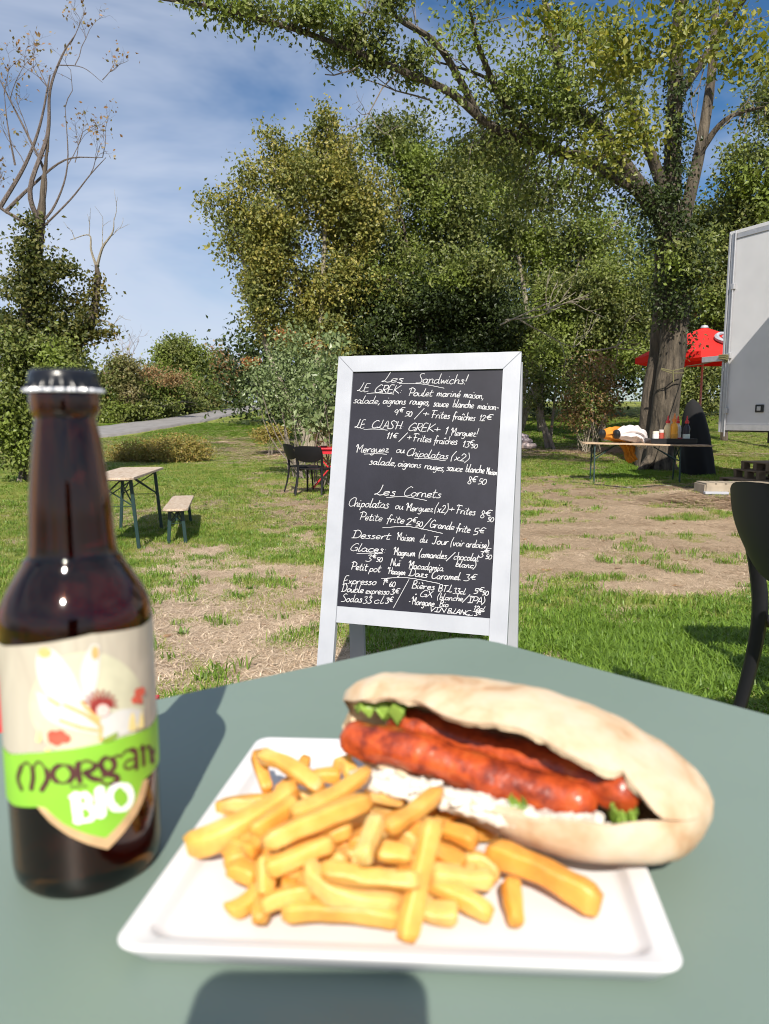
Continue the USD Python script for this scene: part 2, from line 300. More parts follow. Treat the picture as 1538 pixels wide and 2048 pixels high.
for y0, y1, n, s in bands:
    x, y = wedge(n, y0, y1); z = gz(x, y); d = dirt(x, y, z); u, v = pix(x, y, z); k = rng.uniform(0, 1, n)
    p = np.stack([x, y, z], -1); ok = np.array([not ROAD.contains(Point(a, b)) for a, b in zip(x, y)]) if y1 > 20 else np.ones(n, bool)
    lush = np.clip(np.exp(-((u - 1330) / 330) ** 2 - ((v - 1330) / 75) ** 2) * 1.2 + np.exp(-((u - 420) / 220) ** 2 - ((v - 850) / 28) ** 2) + np.exp(-((u - 1200) / 200) ** 2 - ((v - 865) / 20) ** 2) + np.exp(-((u - 1270) / 120) ** 2 - ((v - 945) / 14) ** 2) + .1, 0, 1)
    fine = meshkit.noise(p * [6, 6, 0], 21); clump = sm(.6, .74, meshkit.noise(p * [2.1, 3.0, 0], 23) * .7 + meshkit.noise(p * [7, 7, 0], 24) * .3)
    g1 = ok & (d < .08 + .75 * k ** 2.6 + .2 * (fine - .5) + .75 * clump); isl = rng.uniform(0, 1, n) < lush
    a = g1 & ~isl; b = g1 & isl; c = ok & (rng.uniform(0, 1, n) < .2 + 1.4 * d)
    sc = s * rng.uniform(.65, 1.25, n)
    gp.append(p[a]); gs.append(sc[a] * (1 - .4 * d[a])); lp.append(p[b]); ls.append(sc[b] * 1.15); sp.append(p[c]); ss.append(sc[c] * (1.0 + .05 * y[c].clip(0, 14)))
scatter('lawn_grass', 'short yellow-green lawn grass with worn patches', 'grass', GRASS, [blade_tuft(24, .07, .04, .0022, seed=i) for i in range(5)], np.vstack(gp), np.concatenate(gs))
scatter('lush_grass', 'taller fresh green grass at the edges of the lawn', 'grass', LUSH, [blade_tuft(24, .06, .068, .0026, seed=20 + i) for i in range(5)], np.vstack(lp), np.concatenate(ls))
_x, _y = wedge(260, 2.5, 14); _z = gz(_x, _y)
scatter('fallen_leaves', 'scattered fallen brown leaves on the lawn', 'leaves', LB0, [blade_tuft(3, .02, .05, .016, lie=.8, seed=70 + i) for i in range(3)], np.stack([_x, _y, _z + .012], -1), rng.uniform(.6, 1.2, 260))
_x, _y = wedge(1500, 1.5, 16); _z = gz(_x, _y); _k = rng.uniform(0, 1, 1500) > dirt(_x, _y, _z) * 1.3
scatter('lawn_weeds', 'broad-leaved weeds and clover dotted over the lawn', 'weeds', WEED, [blade_tuft(9, .03, .055, .009, lie=.35, seed=90 + i) for i in range(4)], np.stack([_x, _y, _z], -1)[_k], rng.uniform(.6, 1.3, int(_k.sum())))
scatter('dry_straw', 'dry straw lying on the bare earth', 'straw', STRAW, [blade_tuft(22, .1, .06, .0022, lie=.9, seed=40 + i) for i in range(5)], np.vstack(sp), np.concatenate(ss))

# ---------------------------------------------------------------- trees and shrubs
def leaf_mesh(P, size, up=.35, r=rng, wide=.62):
    n = len(P); d = r.normal(size=(n, 3)); d[:, 2] -= .35; d /= np.linalg.norm(d, axis=1, keepdims=True)
    nn = r.normal(size=(n, 3)); nn[:, 2] += up * 2.2; nn[:, 1] -= up * 2.4; s = np.cross(nn, d); s /= np.linalg.norm(s, axis=1, keepdims=True) + 1e-9
    nz = np.cross(d, s); L = size * r.uniform(.6, 1.25, (n, 1))
    tip, l, q = P + d * L, P + d * L * .42 + s * L * wide * .5 + nz * L * .1, P + d * L * .42 - s * L * wide * .5 + nz * L * .1
    V = np.stack([P, q, tip, l], 1).reshape(-1, 3); k = np.arange(n)[:, None] * 4
    return V, np.vstack([k + [0, 1, 2], k + [0, 2, 3]])
def B(px, py, rx, ry, y, dz=None):                   # an ellipsoid of foliage
    return at(px, py, y), np.array([rx, dz * F / y if dz else .8 * (rx + ry) / 2, ry]) * y / F
def foliage(blobs, n, k, size, sig=.22, hollow=.45, seed=0, squash=.75):
    """n tufts of k leaves spread through the blobs; returns leaf mesh and tuft centres."""
    r = np.random.default_rng(seed); vol = np.array([b[1].prod() ** .8 for b in blobs]); num = np.maximum(2, (n * vol / vol.sum())).astype(int); C = []
    for (c, rad), m in zip(blobs, num):
        d = r.normal(size=(m, 3)); d /= np.linalg.norm(d, axis=1, keepdims=True); rr = (hollow ** 3 + (1 - hollow ** 3) * r.uniform(size=(m, 1))) ** (1 / 3) * np.where(r.uniform(size=(m, 1)) < .16, r.uniform(1.05, 1.32, (m, 1)), r.uniform(.8, 1.08, (m, 1)))
        C.append(c + d * rr * rad)
    C = np.vstack(C); kk = np.maximum(1, (r.poisson(k, len(C)) * r.uniform(.25, 1.6, len(C))).astype(int)); own = np.repeat(np.arange(len(C)), kk); s_ = sig * r.uniform(.5, 1.5, len(C))
    P = C[own] + r.normal(size=(len(own), 3)) * s_[own][:, None] * [1, 1, squash]
    return leaf_mesh(P, size, r=r), C
def split(blobs, m, f=.42, seed=0, tall=1.25):         # breaks each mass of foliage into smaller clumps with gaps between them
    r = np.random.default_rng(seed + 500); out = []
    for c, rad in blobs:
        for _ in range(m):
            d = r.normal(size=3); d /= np.linalg.norm(d); out.append((c + d * rad * r.uniform(.25, .92) ** .7, rad * f * r.uniform(.55, 1.25) * np.array([1, 1, tall])))
    return out
def twigs(A, C, rad=.012, sides=3, sag=.12, seed=0):
    r = np.random.default_rng(seed); out = []
    for a, c in zip(A, C):
        m = (a + c) / 2 + r.normal(size=3) * np.linalg.norm(c - a) * sag; out.append(tube(spline([a, m, c], 3), np.linspace(rad, rad * .35, 7), sides))
    return cat(*out)
def limb(pts, r0, r1, sides=8, n=5, rough=.0):
    p = spline(np.array(pts), n); rr = np.linspace(r0, r1, len(p)) if np.ndim(r0) == 0 else np.interp(np.linspace(0, 1, len(p)), np.linspace(0, 1, len(r0)), r0)
    v, f = tube(p, rr, sides)
    if rough: v = v + (meshkit.fbm(v * [6, 6, 2], 3, 2)[:, None] - .5) * rough * np.array([1, 1, 0])
    return v, f
def tree(name, label, cat_, base, blobs, n, k, size, mat, trunk_r=.12, bark=BARKD, seed=0, sig=.22, hollow=.45, group=None, extra=None, twigevery=6, stems=1, clumps=0):
    r = np.random.default_rng(seed + 100); t = Thing(name, label, cat_, base, group)
    lv, C = foliage(split(blobs, clumps, seed=seed) if clumps else blobs, n, k, size, sig, hollow if not clumps else .2, seed)
    cen = [b[0] for b in blobs]; top = max(cen, key=lambda c: c[2]); out = []
    axis = np.mean(cen, 0)
    stems_ = []
    for s in range(stems):
        b0 = np.asarray(base, float) + (np.array([r.normal() * .3, r.normal() * .2, -.1]) if stems > 1 else np.array([0, 0, -.1]))
        tp = top if s == 0 else cen[s % len(cen)]
        mid = b0 * .5 + tp * .5 + r.normal(size=3) * .15; p = spline([b0, mid, tp], 7); stems_.append(p); out.append(tube(p, np.linspace(trunk_r, trunk_r * .18, len(p)), 8))
    t.part('trunk', cat(*out), bark)
    allp = np.vstack(stems_); br, nodes = [], [allp]
    for c, rad in blobs:
        ok = allp[allp[:, 2] < c[2] + .3]; ok = ok if len(ok) else allp[:1]
        a = ok[np.argmin(np.linalg.norm((ok - c) * [1, 1, .55], axis=1))]
        m = (a + c) / 2 + np.array([0, 0, -.08]) * np.linalg.norm(c - a); p = spline([a, m, c], 6); nodes.append(p); br.append(tube(p, np.linspace(trunk_r * .45, trunk_r * .1, len(p)), 6))
    nodes = np.vstack(nodes); S = C[::twigevery]; A = np.array([nodes[np.argmin(np.linalg.norm(nodes - s, axis=1))] for s in S])
    br.append(twigs(A, S, max(.006, trunk_r * .09), seed=seed)); t.part('branches', cat(*br), bark)
    t.part('crown', lv, mat, smooth=False)
    for nm, m_, mt in (extra or []): t.part(nm, m_, mt, smooth=False)
    return t
gr = lambda px, y: np.array([(px - CX) / F * y, y, float(gz((px - CX) / F * y, y))])

tree('yellowing_poplar', 'tall bushy tree with yellowing leaves, nearest the open sky beyond the lawn', 'tree', gr(640, 22),
     [B(640, 320, 95, 95, 22), B(560, 425, 90, 95, 22), B(470, 455, 62, 55, 22), B(700, 420, 100, 110, 22.5), B(590, 560, 110, 110, 22), B(520, 640, 48, 100, 22), B(690, 590, 95, 100, 22.5), B(655, 250, 28, 48, 22), B(545, 285, 16, 45, 22), B(440, 410, 28, 30, 22), B(640, 690, 110, 60, 22)],
     2900, 26, .115, LY, .13, bark=TWIGP, seed=1, stems=4, sig=.2, clumps=9)
tree('leafy_tree', 'broad green tree rising right of the yellowing one, behind the chalkboard', 'tree', gr(850, 24),
     [B(840, 330, 80, 75, 24), B(770, 300, 55, 55, 24), B(900, 420, 95, 100, 24), B(800, 470, 90, 90, 24), B(960, 350, 60, 70, 25), B(780, 560, 70, 45, 22.2), B(880, 540, 90, 40, 22), B(970, 550, 70, 40, 22)], 1850, 26, .12, LG, .11, seed=2, stems=3, clumps=9)
tree('leafy_tree', 'airy green tree seen through the long bough of the big tree', 'tree', gr(1060, 26),
     [B(1000, 440, 85, 90, 26), B(1090, 470, 80, 80, 26), B(1160, 520, 90, 70, 26), B(1080, 390, 70, 60, 26), B(1000, 330, 60, 60, 26), B(1230, 450, 70, 80, 26.5)], 1150, 24, .13, LG, .13, bark=TWIGP, seed=3, stems=3, clumps=8)
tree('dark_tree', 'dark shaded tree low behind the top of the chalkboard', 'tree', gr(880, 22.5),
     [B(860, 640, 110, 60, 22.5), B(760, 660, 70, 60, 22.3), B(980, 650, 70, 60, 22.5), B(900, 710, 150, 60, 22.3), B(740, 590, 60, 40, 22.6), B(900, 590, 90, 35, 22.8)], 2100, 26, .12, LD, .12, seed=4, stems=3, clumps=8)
tree('leafy_tree', 'green understorey tree left of the big trunk above the table with sauce bottles', 'tree', gr(1180, 22.5),
     [B(1150, 610, 90, 60, 23), B(1230, 590, 80, 70, 22.5), B(1090, 680, 80, 55, 23), B(1200, 690, 80, 55, 22.5), B(1260, 690, 50, 90, 22)], 1300, 24, .11, LG, .1, seed=5, stems=3, clumps=8)
tree('leafy_tree', 'green tree filling the gap between the big trunk and the white truck', 'tree', gr(1430, 22),
     [B(1420, 560, 60, 80, 21), B(1440, 430, 70, 80, 22), B(1420, 660, 60, 60, 21.5), B(1400, 770, 60, 60, 21.5), B(1470, 520, 60, 60, 22)], 1300, 24, .11, LG, .12, seed=6, stems=2, clumps=8)
tree('leafy_tree', 'tall green tree behind the roof of the white truck at the right edge', 'tree', gr(1540, 20),
     [B(1510, 340, 70, 90, 20), B(1490, 430, 70, 60, 20), B(1545, 220, 60, 80, 20), B(1550, 440, 70, 60, 20)], 800, 26, .12, LG, .13, seed=7, stems=2, clumps=8)
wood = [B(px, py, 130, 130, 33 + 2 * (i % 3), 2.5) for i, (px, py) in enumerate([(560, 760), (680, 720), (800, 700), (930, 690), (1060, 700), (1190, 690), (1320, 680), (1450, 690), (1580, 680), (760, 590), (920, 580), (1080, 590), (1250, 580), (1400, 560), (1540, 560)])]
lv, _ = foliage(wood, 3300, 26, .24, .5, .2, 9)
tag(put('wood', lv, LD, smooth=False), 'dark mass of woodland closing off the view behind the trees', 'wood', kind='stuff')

# saplings and shrubs
def shrub(name, label, base, blobs, n, k, size, mat, seed, sig=.12, cat_='shrub', stems=7, stem_mat=TWIG, sr=.012, group=None, extra=None, clumps=0):
    t = Thing(name, label, cat_, base, group); lv, C = foliage(split(blobs, clumps, .45, seed) if clumps else blobs, n, k, size, sig, .3, seed); r = np.random.default_rng(seed)
    S = C[r.integers(0, len(C), stems)]; A = np.asarray(base, float) + np.c_[r.normal(0, .12, stems), r.normal(0, .1, stems), np.full(stems, -.05)]
    t.part('stems', twigs(A, S, sr, 5, .06, seed), stem_mat); t.part('foliage', lv, mat, smooth=False)
    for nm, m_, mt in (extra or []): t.part(nm, m_, mt, smooth=False)
    return t
rus, _ = foliage([B(570, 670, 22, 14, 14.6), B(500, 725, 20, 12, 14.6), B(625, 690, 18, 9, 14.6)], 50, 14, .06, .06, 0, 3)
shrub('poplar_sapling', 'loose pale-leaved sapling with russet shoots behind the two black chairs', gr(600, 14.5), [B(590, 760, 70, 70, 14.5), B(530, 770, 40, 50, 14.5), B(585, 690, 45, 35, 14.5), B(620, 830, 45, 35, 14.5)], 620, 9, .075, LP, 31, .13, 'sapling', 12, TWIG, .016, extra=[('russet_shoots', rus, LO)])
shrub('poplar_sapling', 'upright round-leaved sapling touching the left edge of the chalkboard', gr(655, 13.2), [B(655, 790, 38, 65, 13.2), B(665, 700, 16, 45, 13.2), B(640, 850, 30, 30, 13.2)], 190, 7, .12, LP, 32, .12, 'sapling', 9, TWIG, .014)
shrub('heath_bush', 'low spreading yellow-brown bush on the lawn before the road', gr(315, 19.2), [B(270, 905, 55, 24, 19.2), B(345, 898, 70, 28, 19.2), B(390, 905, 35, 24, 19.2), B(240, 915, 30, 18, 19.2)], 900, 14, .06, LH, 33, .09, stems=16, sr=.008)
shrub('heath_bush', 'small yellow-brown bush beside the pale saplings', gr(540, 21), [B(535, 868, 32, 14, 21), B(560, 866, 20, 12, 21)], 160, 14, .07, LH, 34, .09, stems=8, sr=.008)
shrub('twiggy_shrub', 'brown twiggy shrub on the lawn left of the big trunk', gr(1180, 19), [B(1180, 800, 55, 50, 19), B(1150, 830, 35, 30, 19), B(1195, 740, 35, 40, 19)], 430, 9, .085, LB, 35, .16, stems=22, stem_mat=TWIGP, sr=.014,
      extra=[('green_leaves', foliage([B(1175, 800, 55, 55, 19)], 330, 9, .08, .15, 0, 5)[0], LM)])
shrub('slim_sapling', 'slim young tree on the grass just right of the chalkboard', gr(1097, 20), [B(1090, 750, 38, 35, 20), B(1100, 700, 35, 35, 20), B(1070, 800, 25, 18, 20)], 240, 12, .1, LG, 36, .15, 'sapling', 4, TWIG, .06)
# beyond the road
far = [('round_tree', 'rounded dark green tree beyond the road, tallest of the hedge', 'tree', gr(355, 47), [B(360, 735, 52, 50, 47), B(330, 715, 28, 30, 47), B(395, 745, 30, 45, 47), B(350, 700, 38, 26, 47)], 900, 22, .2, LG),
       ('russet_tree', 'small tree with browning crown right of the rounded tree beyond the road', 'tree', gr(430, 50), [B(430, 757, 30, 46, 50), B(445, 732, 25, 25, 50)], 420, 20, .2, LB),
       ('hedge_tree', 'dark conical green tree at the end of the hedge beside the lane', 'tree', gr(470, 56), [B(470, 757, 28, 46, 56), B(492, 765, 28, 40, 56)], 520, 20, .2, LD)]
for i, (nm, lb, ct, bs, bl, n, k, s, mt) in enumerate(far): tree(nm, lb, ct, bs, bl, n, k, s, mt, .14, seed=50 + i, sig=.3, stems=2, clumps=7)
for i, (lb, px, y, bl, mt, n) in enumerate([('brown-topped bramble thicket beyond the road just right of the bottle cap', 215, 36, [(215, 770, 45, 38), (240, 760, 35, 32)], LM, 700), ('green bramble bank with dry seed heads, middle of the hedge', 300, 39.5, [(290, 786, 55, 42), (330, 776, 40, 42)], LM, 800),
      ('low green bramble bank at the foot of the rounded tree', 380, 44.5, [(375, 788, 45, 35), (412, 790, 32, 30)], LM, 520), ('fresh green ferny growth along the far verge of the road', 240, 35.2, [(225, 830, 45, 18), (275, 826, 35, 18, 36.5), (320, 818, 40, 16, 38.8), (370, 812, 36, 12, 42)], LG, 520)]):
    shrub('bramble_thicket', lb, gr(px, y), [B(*q[:4], q[4] if len(q) > 4 else y) for q in bl], n, 22, .16, mt, 60 + i, .26, 'thicket', 10, TWIG, .02, clumps=7)
seeds, _ = foliage([B(345, 757, 32, 9, 36), B(300, 745, 20, 8, 36), B(235, 750, 25, 12, 36)], 160, 14, .12, .2, 0, 8)
tag(put('dry_seed_heads', seeds, LB, smooth=False), 'pinkish dry seed heads topping the brambles beyond the road', 'seed heads', kind='stuff')

def bare(t, name, roots, bark, levels=3, seed=0, r0=.04, ratio=.62, spread=.55, upb=.25):
    r = np.random.default_rng(seed); out, ends = [], []
    def go(p, d, L, rad, lev):
        q = [p]; dd = d.copy()
        for k in range(4):
            dd = dd + r.normal(size=3) * .16 + np.array([0, 0, upb * .12]); dd /= np.linalg.norm(dd); q.append(q[-1] + dd * L / 4)
        out.append(tube(np.array(q), np.linspace(rad, rad * .55, 5), 4 if lev < levels else 5)); ends.append(q[-1])
        if lev == 0: return
        for k in range(r.integers(2, 4)):
            e = q[r.integers(2, 5)]; nd = dd + r.normal(size=3) * spread; nd[2] += upb; nd /= np.linalg.norm(nd); go(e, nd, L * ratio * r.uniform(.75, 1.2), rad * .55, lev - 1)
    for p, d, L in roots: go(np.asarray(p, float), np.asarray(d, float) / np.linalg.norm(d), L, r0, levels)
    t.part(name, cat(*out), bark); return np.array(ends)
b0 = gr(255, 42); t = Thing('bare_tree', 'leafless grey tree of fine twigs beyond the road', 'tree', b0)
t.part('trunk', limb([b0, b0 + [0, 0, 1.6], at(255, 735, 42)], .1, .06), TWIG)
bare(t, 'twigs', [(at(255, 735, 42), (dx, 0, 1), 1.3) for dx in (-.8, -.35, 0, .35, .8)], leafmat('twig_far', [(.22, .19, .2), (.3, .26, .26)], 0), 3, 5, .03)

# the left tree: ivy-clad trunk with a dead crown
yl = 14.5; A_ = lambda px, py, dy=0: at(px, py, yl + dy)
b0 = gr(60, yl); t = Thing('ivy_clad_tree', 'half-dead tree at the left edge, ivy up its trunk and bare grey boughs above', 'tree', b0)
t.part('trunk', limb([b0, A_(55, 760), A_(62, 600), A_(75, 480), A_(85, 400), A_(90, 330), A_(100, 240)], [.22, .19, .16, .11, .06, .04, .012], None, 10, rough=.05), BARKD)
br = [limb([A_(75, 470), A_(40, 440), A_(0, 415), A_(-50, 370)], 0.0490, 0.0210, 6), limb([A_(82, 455), A_(60, 380, -.2), A_(95, 270), A_(100, 180), A_(125, 110), A_(150, 70)], 0.0525, 0.0084, 6),
      limb([A_(85, 420), A_(90, 350), A_(60, 280), A_(20, 200), A_(-5, 150)], 0.0350, 0.0084, 6), limb([A_(0, 415), A_(50, 330), A_(80, 250), A_(100, 150)], 0.0420, 0.0140, 6),
      limb([A_(10, 425), A_(60, 375), A_(130, 320), A_(205, 315)], 0.0385, 0.0056, 6), limb([A_(70, 460), A_(110, 410), A_(135, 330), A_(130, 210)], 0.0280, 0.0056, 6),
      limb([A_(75, 465), A_(140, 400), A_(180, 350), A_(212, 315)], 0.0210, 0.0056, 6), limb([A_(95, 175), A_(70, 120)], 0.0112, 0.0042, 5), limb([A_(115, 130), A_(165, 135), A_(205, 165)], 0.0112, 0.0035, 5), limb([A_(30, 330), A_(15, 250), A_(8, 180)], 0.0210, 0.0049, 5)]
[t.part('bough', q_, TWIGB) for q_ in br]
e = bare(t, 'twigs', [(A_(px, py), (dx, r_, 1), L * 1.15) for px, py, dx, r_, L in [(140, 90, .6, 0, .7), (205, 160, .8, 0, .35), (150, 130, .8, .1, .6), (60, 280, -.4, 0, .7), (20, 200, .3, 0, .6), (100, 180, -.4, 0, .5), (205, 315, .5, 0, .4), (130, 215, .4, 0, .6), (150, 325, .1, 0, .6), (135, 330, .9, 0, .7), (90, 350, -.7, 0, .6), (180, 350, .5, 0, .5), (8, 190, .1, 0, .5), (50, 330, -.5, 0, .6), (0, 415, -.3, 0, .6)]], TWIGB, 3, 11, .009, .6)
lv = leaf_mesh(np.repeat(e[::2], 2, 0) + rng.normal(size=(len(e[::2]) * 2, 3)) * .08, .08); t.part('withered_leaves', lv, LB, smooth=False)
lv, _ = foliage(split([B(60, 500, 22, 60, yl - .2), B(50, 580, 40, 60, yl - .2), B(40, 660, 60, 60, yl - .2), B(100, 560, 45, 45, yl), B(140, 540, 22, 14, yl), B(120, 640, 50, 40, yl), B(40, 740, 70, 70, yl)], 9, .4, 71, .8), 900, 18, .09, .13, .2, 71); t.part('ivy', lv, leafmat('leaf_ivy', [(.03, .045, .012), (.08, .095, .022), (.17, .16, .045)]), smooth=False)
b1 = gr(150, yl + .5); t2 = Thing('dead_topped_tree', 'leaning ivy-wrapped tree with a bare forked tip, right of the half-dead tree', 'tree', b1)
t2.part('trunk', limb([b1, A_(120, 780, .5), A_(150, 700, .5), A_(185, 630, .4), A_(195, 560, .4), A_(193, 530, .4)], [.12, .11, .1, .09, .06, .04], None, 8), BARKD)
[t2.part('bough', q_, TWIGP) for q_ in (limb([A_(193, 535, .4), A_(182, 500, .4), A_(178, 470, .4), A_(140, 480, .4)], .03, .006, 5), limb([A_(193, 535, .4), A_(205, 495, .4), A_(225, 465, .4), A_(228, 437, .4)], .035, .006, 5), limb([A_(200, 640, .4), A_(218, 645, .4), A_(222, 665, .4)], .018, .006, 5), limb([A_(205, 500, .4), A_(205, 470, .4)], .014, .005, 5))]
bare(t2, 'twigs', [(A_(px, py, .4), (dx, 0, 1), .35) for px, py, dx in [(178, 470, .3), (228, 440, .2), (205, 472, .1), (222, 660, .5), (150, 480, -.6), (215, 480, .8)]], TWIGP, 1, 4, .008)
lv, _ = foliage([B(192, 585, 9, 40, yl + .4), B(180, 625, 16, 18, yl + .4), B(160, 660, 35, 24, yl + .4), B(215, 668, 30, 10, yl + .4), B(120, 690, 50, 30, yl + .3), B(150, 620, 24, 12, yl + .4), B(145, 600, 20, 10, yl + .4)], 330, 14, .085, .12, .1, 72); t2.part('ivy', lv, leafmat('leaf_ivy_yellow', [(.06, .07, .015), (.11, .11, .02), (.16, .12, .03)]), smooth=False)
shrub('leafy_shrub', 'big green shrub at the left edge beneath the half-dead tree', gr(60, 13.8), [B(40, 720, 80, 60, 13.8), B(120, 725, 70, 40, 13.8), B(20, 830, 60, 90, 13.8), B(70, 860, 40, 70, 13.8)], 1700, 14, .085, LG, 73, .13, stems=14, sr=.02, clumps=8)

# the big tree on the right
yb = 15.6; D = lambda px, py, y=yb: at(px, py, y); b0 = gr(1318, yb)
t = Thing('big_tree', 'big twin-stemmed tree with ivy and spreading boughs beside the white truck', 'tree', b0)
t.part('trunk', limb([gr(1318, yb) + [0, 0, -.15], D(1322, 900), D(1332, 800), D(1345, 700), D(1352, 600), D(1350, 520), D(1338, 450)], [.36, .3, .275, .27, .28, .31, .26], None, 22, 7, rough=.12), BARK)
t.part('trunk', limb([gr(1298, yb + .45) + [0, 0, -.15], D(1306, 800, yb + .5), D(1319, 700, yb + .5), D(1327, 600, yb + .4), D(1332, 500, yb + .2)], [.32, .24, .21, .2, .22], None, 14, 6, rough=.08), BARKD, label='slimmer dark second stem behind the main one')
roots_ = [limb([b0 + [0, 0, .45], b0 + [dx * .38, -.22, .1], b0 + [dx * .6, -.35, -.1]], .14, .05, 8) for dx in (-1, -.3, .5)]
[t.part('root', q_, BARK) for q_ in roots_]
LIMBS = [[(1345, 480, yb), (1345, 330, yb), (1350, 180, yb - .3), (1355, 60, yb - .6), (1370, -60, yb - 1)], [(1365, 450, yb), (1400, 300, yb), (1425, 130, yb), (1432, -40, yb)],
         [(1335, 460, yb), (1285, 390, 15.3), (1222, 350, 15), (1160, 318, 14.6), (1080, 290, 14.2), (1000, 262, 13.8), (960, 235, 13.5), (900, 185, 13), (800, 140, 12.4), (700, 100, 12), (600, 62, 11.6), (450, 20, 11), (280, -10, 10.6)],
         [(1330, 440, yb), (1260, 350, 15.2), (1200, 260, 14.8), (1135, 205, 14.4), (1112, 100, 14), (1085, -20, 13.6)], [(1340, 420, yb), (1310, 330, 15.4), (1280, 255, 15), (1235, 150, 14.6), (1215, 60, 14)],
         [(1350, 200, yb - .3), (1410, 115, yb - .6), (1460, 40, 14.6), (1510, -30, 14)], [(1390, 320, yb), (1450, 240, 15.2), (1540, 210, 14.8)], [(1080, 290, 14.2), (1010, 210, 13.8), (960, 100, 13.2), (940, 20, 12.8)], [(960, 235, 13.5), (880, 95, 13), (800, 40, 12.4), (760, -10, 12)],
         [(1200, 260, 14.8), (1080, 215, 14.2), (960, 150, 13.6), (860, 120, 13)], [(1235, 150, 14.6), (1150, 60, 13.8), (1090, 20, 13)]]
RAD = [(.2, .09), (.14, .06), (.13, .02), (.2, .05), (.14, .04), (.1, .03), (.08, .02), (.09, .02), (.07, .02), (.06, .012), (.06, .02)]
nodes = []
for L, (ra, rb) in zip(LIMBS, RAD):
    P3 = [D(*q) for q in L]; nodes.append(spline(P3, 8)); t.part('bough', limb(P3, ra, rb, 9, 6, rough=.04), BARKD if rb > .1 else BARK)
nodes = np.vstack(nodes)
bl_g = [B(1110, 330, 120, 80, 14.3), B(1000, 290, 85, 60, 14), B(1180, 210, 100, 80, 14), B(1090, 130, 100, 70, 13.4), B(1000, 170, 70, 50, 13.4), B(960, 60, 80, 50, 12.8), B(900, 200, 50, 28, 13), B(1060, 400, 90, 40, 14.5), B(1225, 350, 50, 50, 15), B(1180, 420, 60, 35, 15), B(1180, 60, 80, 50, 13.2), B(1540, 180, 70, 60, 14.5), B(1500, 300, 50, 30, 15), B(1040, 220, 90, 60, 13.8), B(1130, 250, 80, 50, 14), B(950, 300, 60, 40, 13.9), 
        B(760, -150, 190, 80, 13.4), B(980, -170, 170, 110, 13.6), B(1150, -130, 130, 90, 14)]
lv, C1 = foliage(split(bl_g, 9, .38, 81), 1900, 16, .09, .2, .25, 81); t.part('crown', lv, LG, smooth=False)
bl_y = [B(1290, 90, 110, 60, 11), B(1420, 60, 80, 55, 10.5), B(1330, 20, 90, 40, 10.8), B(1250, 280, 60, 60, 13.4), B(1180, 310, 60, 40, 13.2), B(1100, 60, 60, 40, 12), B(1500, 120, 60, 50, 10.6), B(1200, 130, 70, 40, 11.6)]
lv, C2 = foliage(split(bl_y, 7, .45, 82), 470, 11, .105, .18, .2, 82); t.part('yellowing_leaves', lv, LYB, smooth=False)
bl_b = [B(680, 95, 60, 18, 12), B(750, 115, 60, 20, 12.2), B(590, 45, 60, 20, 11.6), B(520, 25, 50, 18, 11.2), B(440, 12, 45, 14, 11), B(730, 60, 50, 22, 12), B(780, 30, 30, 34, 12), B(640, 20, 60, 16, 11.5), B(380, -5, 40, 10, 10.8), B(820, 130, 40, 25, 12.6)]
lv, C3 = foliage(split(bl_b, 6, .5, 83, .9), 560, 15, .08, .13, 0, 83); t.part('bough_leaves', lv, LG, smooth=False)
C_ = np.vstack([C1[::7], C2[::5], C3[::4]]); A_2 = np.array([nodes[np.argmin(np.linalg.norm(nodes - s, axis=1))] for s in C_]); near_ = np.linalg.norm(A_2 - C_, axis=1) < 1.3; A_2, C_ = A_2[near_], C_[near_]; t.part('twigs', twigs(A_2, C_, .016, 4, .1, 84), TWIG)
bare(t, 'bare_twigs', [(D(px, py, y), (dx, -.2, dz), L) for px, py, y, dx, dz, L in [(880, 130, 13, -.6, .6, 1.3), (860, 200, 13, -1, .1, 1.2), (800, 140, 12.4, -.6, -.5, .9), (840, 60, 12.6, -.7, .6, 1.1), (700, 100, 12, .2, 1, .8), (760, 20, 12, .3, 1, .7), (900, 110, 13, -.9, .4, 1.2), (1420, 150, 15.4, .5, .8, 1.3), (1440, 260, 15.2, .6, .7, 1.2), (1400, 300, 15.4, -.3, .8, 1.2), (1380, 200, 15.3, .4, .9, 1.2), (1010, 210, 13.8, -.6, .6, 1.2), (720, 130, 12, -.6, -.6, .6)]], TWIG, 3, 17, .016, .62, .6)
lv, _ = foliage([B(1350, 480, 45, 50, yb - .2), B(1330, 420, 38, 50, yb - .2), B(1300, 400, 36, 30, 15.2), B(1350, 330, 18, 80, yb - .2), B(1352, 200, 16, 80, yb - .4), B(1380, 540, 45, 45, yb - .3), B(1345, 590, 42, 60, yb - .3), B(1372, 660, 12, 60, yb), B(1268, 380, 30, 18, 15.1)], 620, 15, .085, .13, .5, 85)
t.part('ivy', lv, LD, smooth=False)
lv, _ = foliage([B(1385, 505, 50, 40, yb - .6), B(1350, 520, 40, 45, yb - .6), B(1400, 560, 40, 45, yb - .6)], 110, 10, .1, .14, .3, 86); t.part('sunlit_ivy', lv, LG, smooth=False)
# pale bare branches low beside it
t = Thing('fallen_branch', 'pale leafless branch sprawling in the undergrowth left of the big trunk', 'branch', D(1130, 680, 18.5))
e = bare(t, 'branch', [(D(1040, 640, 18.5), (1, .1, -.25), 1.6), (D(1000, 650, 18.5), (1, 0, .35), 1.3), (D(1010, 640, 18.5), (1, 0, .05), 1.6), (D(1170, 700, 18), (1, 0, -.2), 1.3), (D(1090, 620, 18.6), (1, 0, .3), 1.0)], TWIGP, 2, 21, .022, .6)
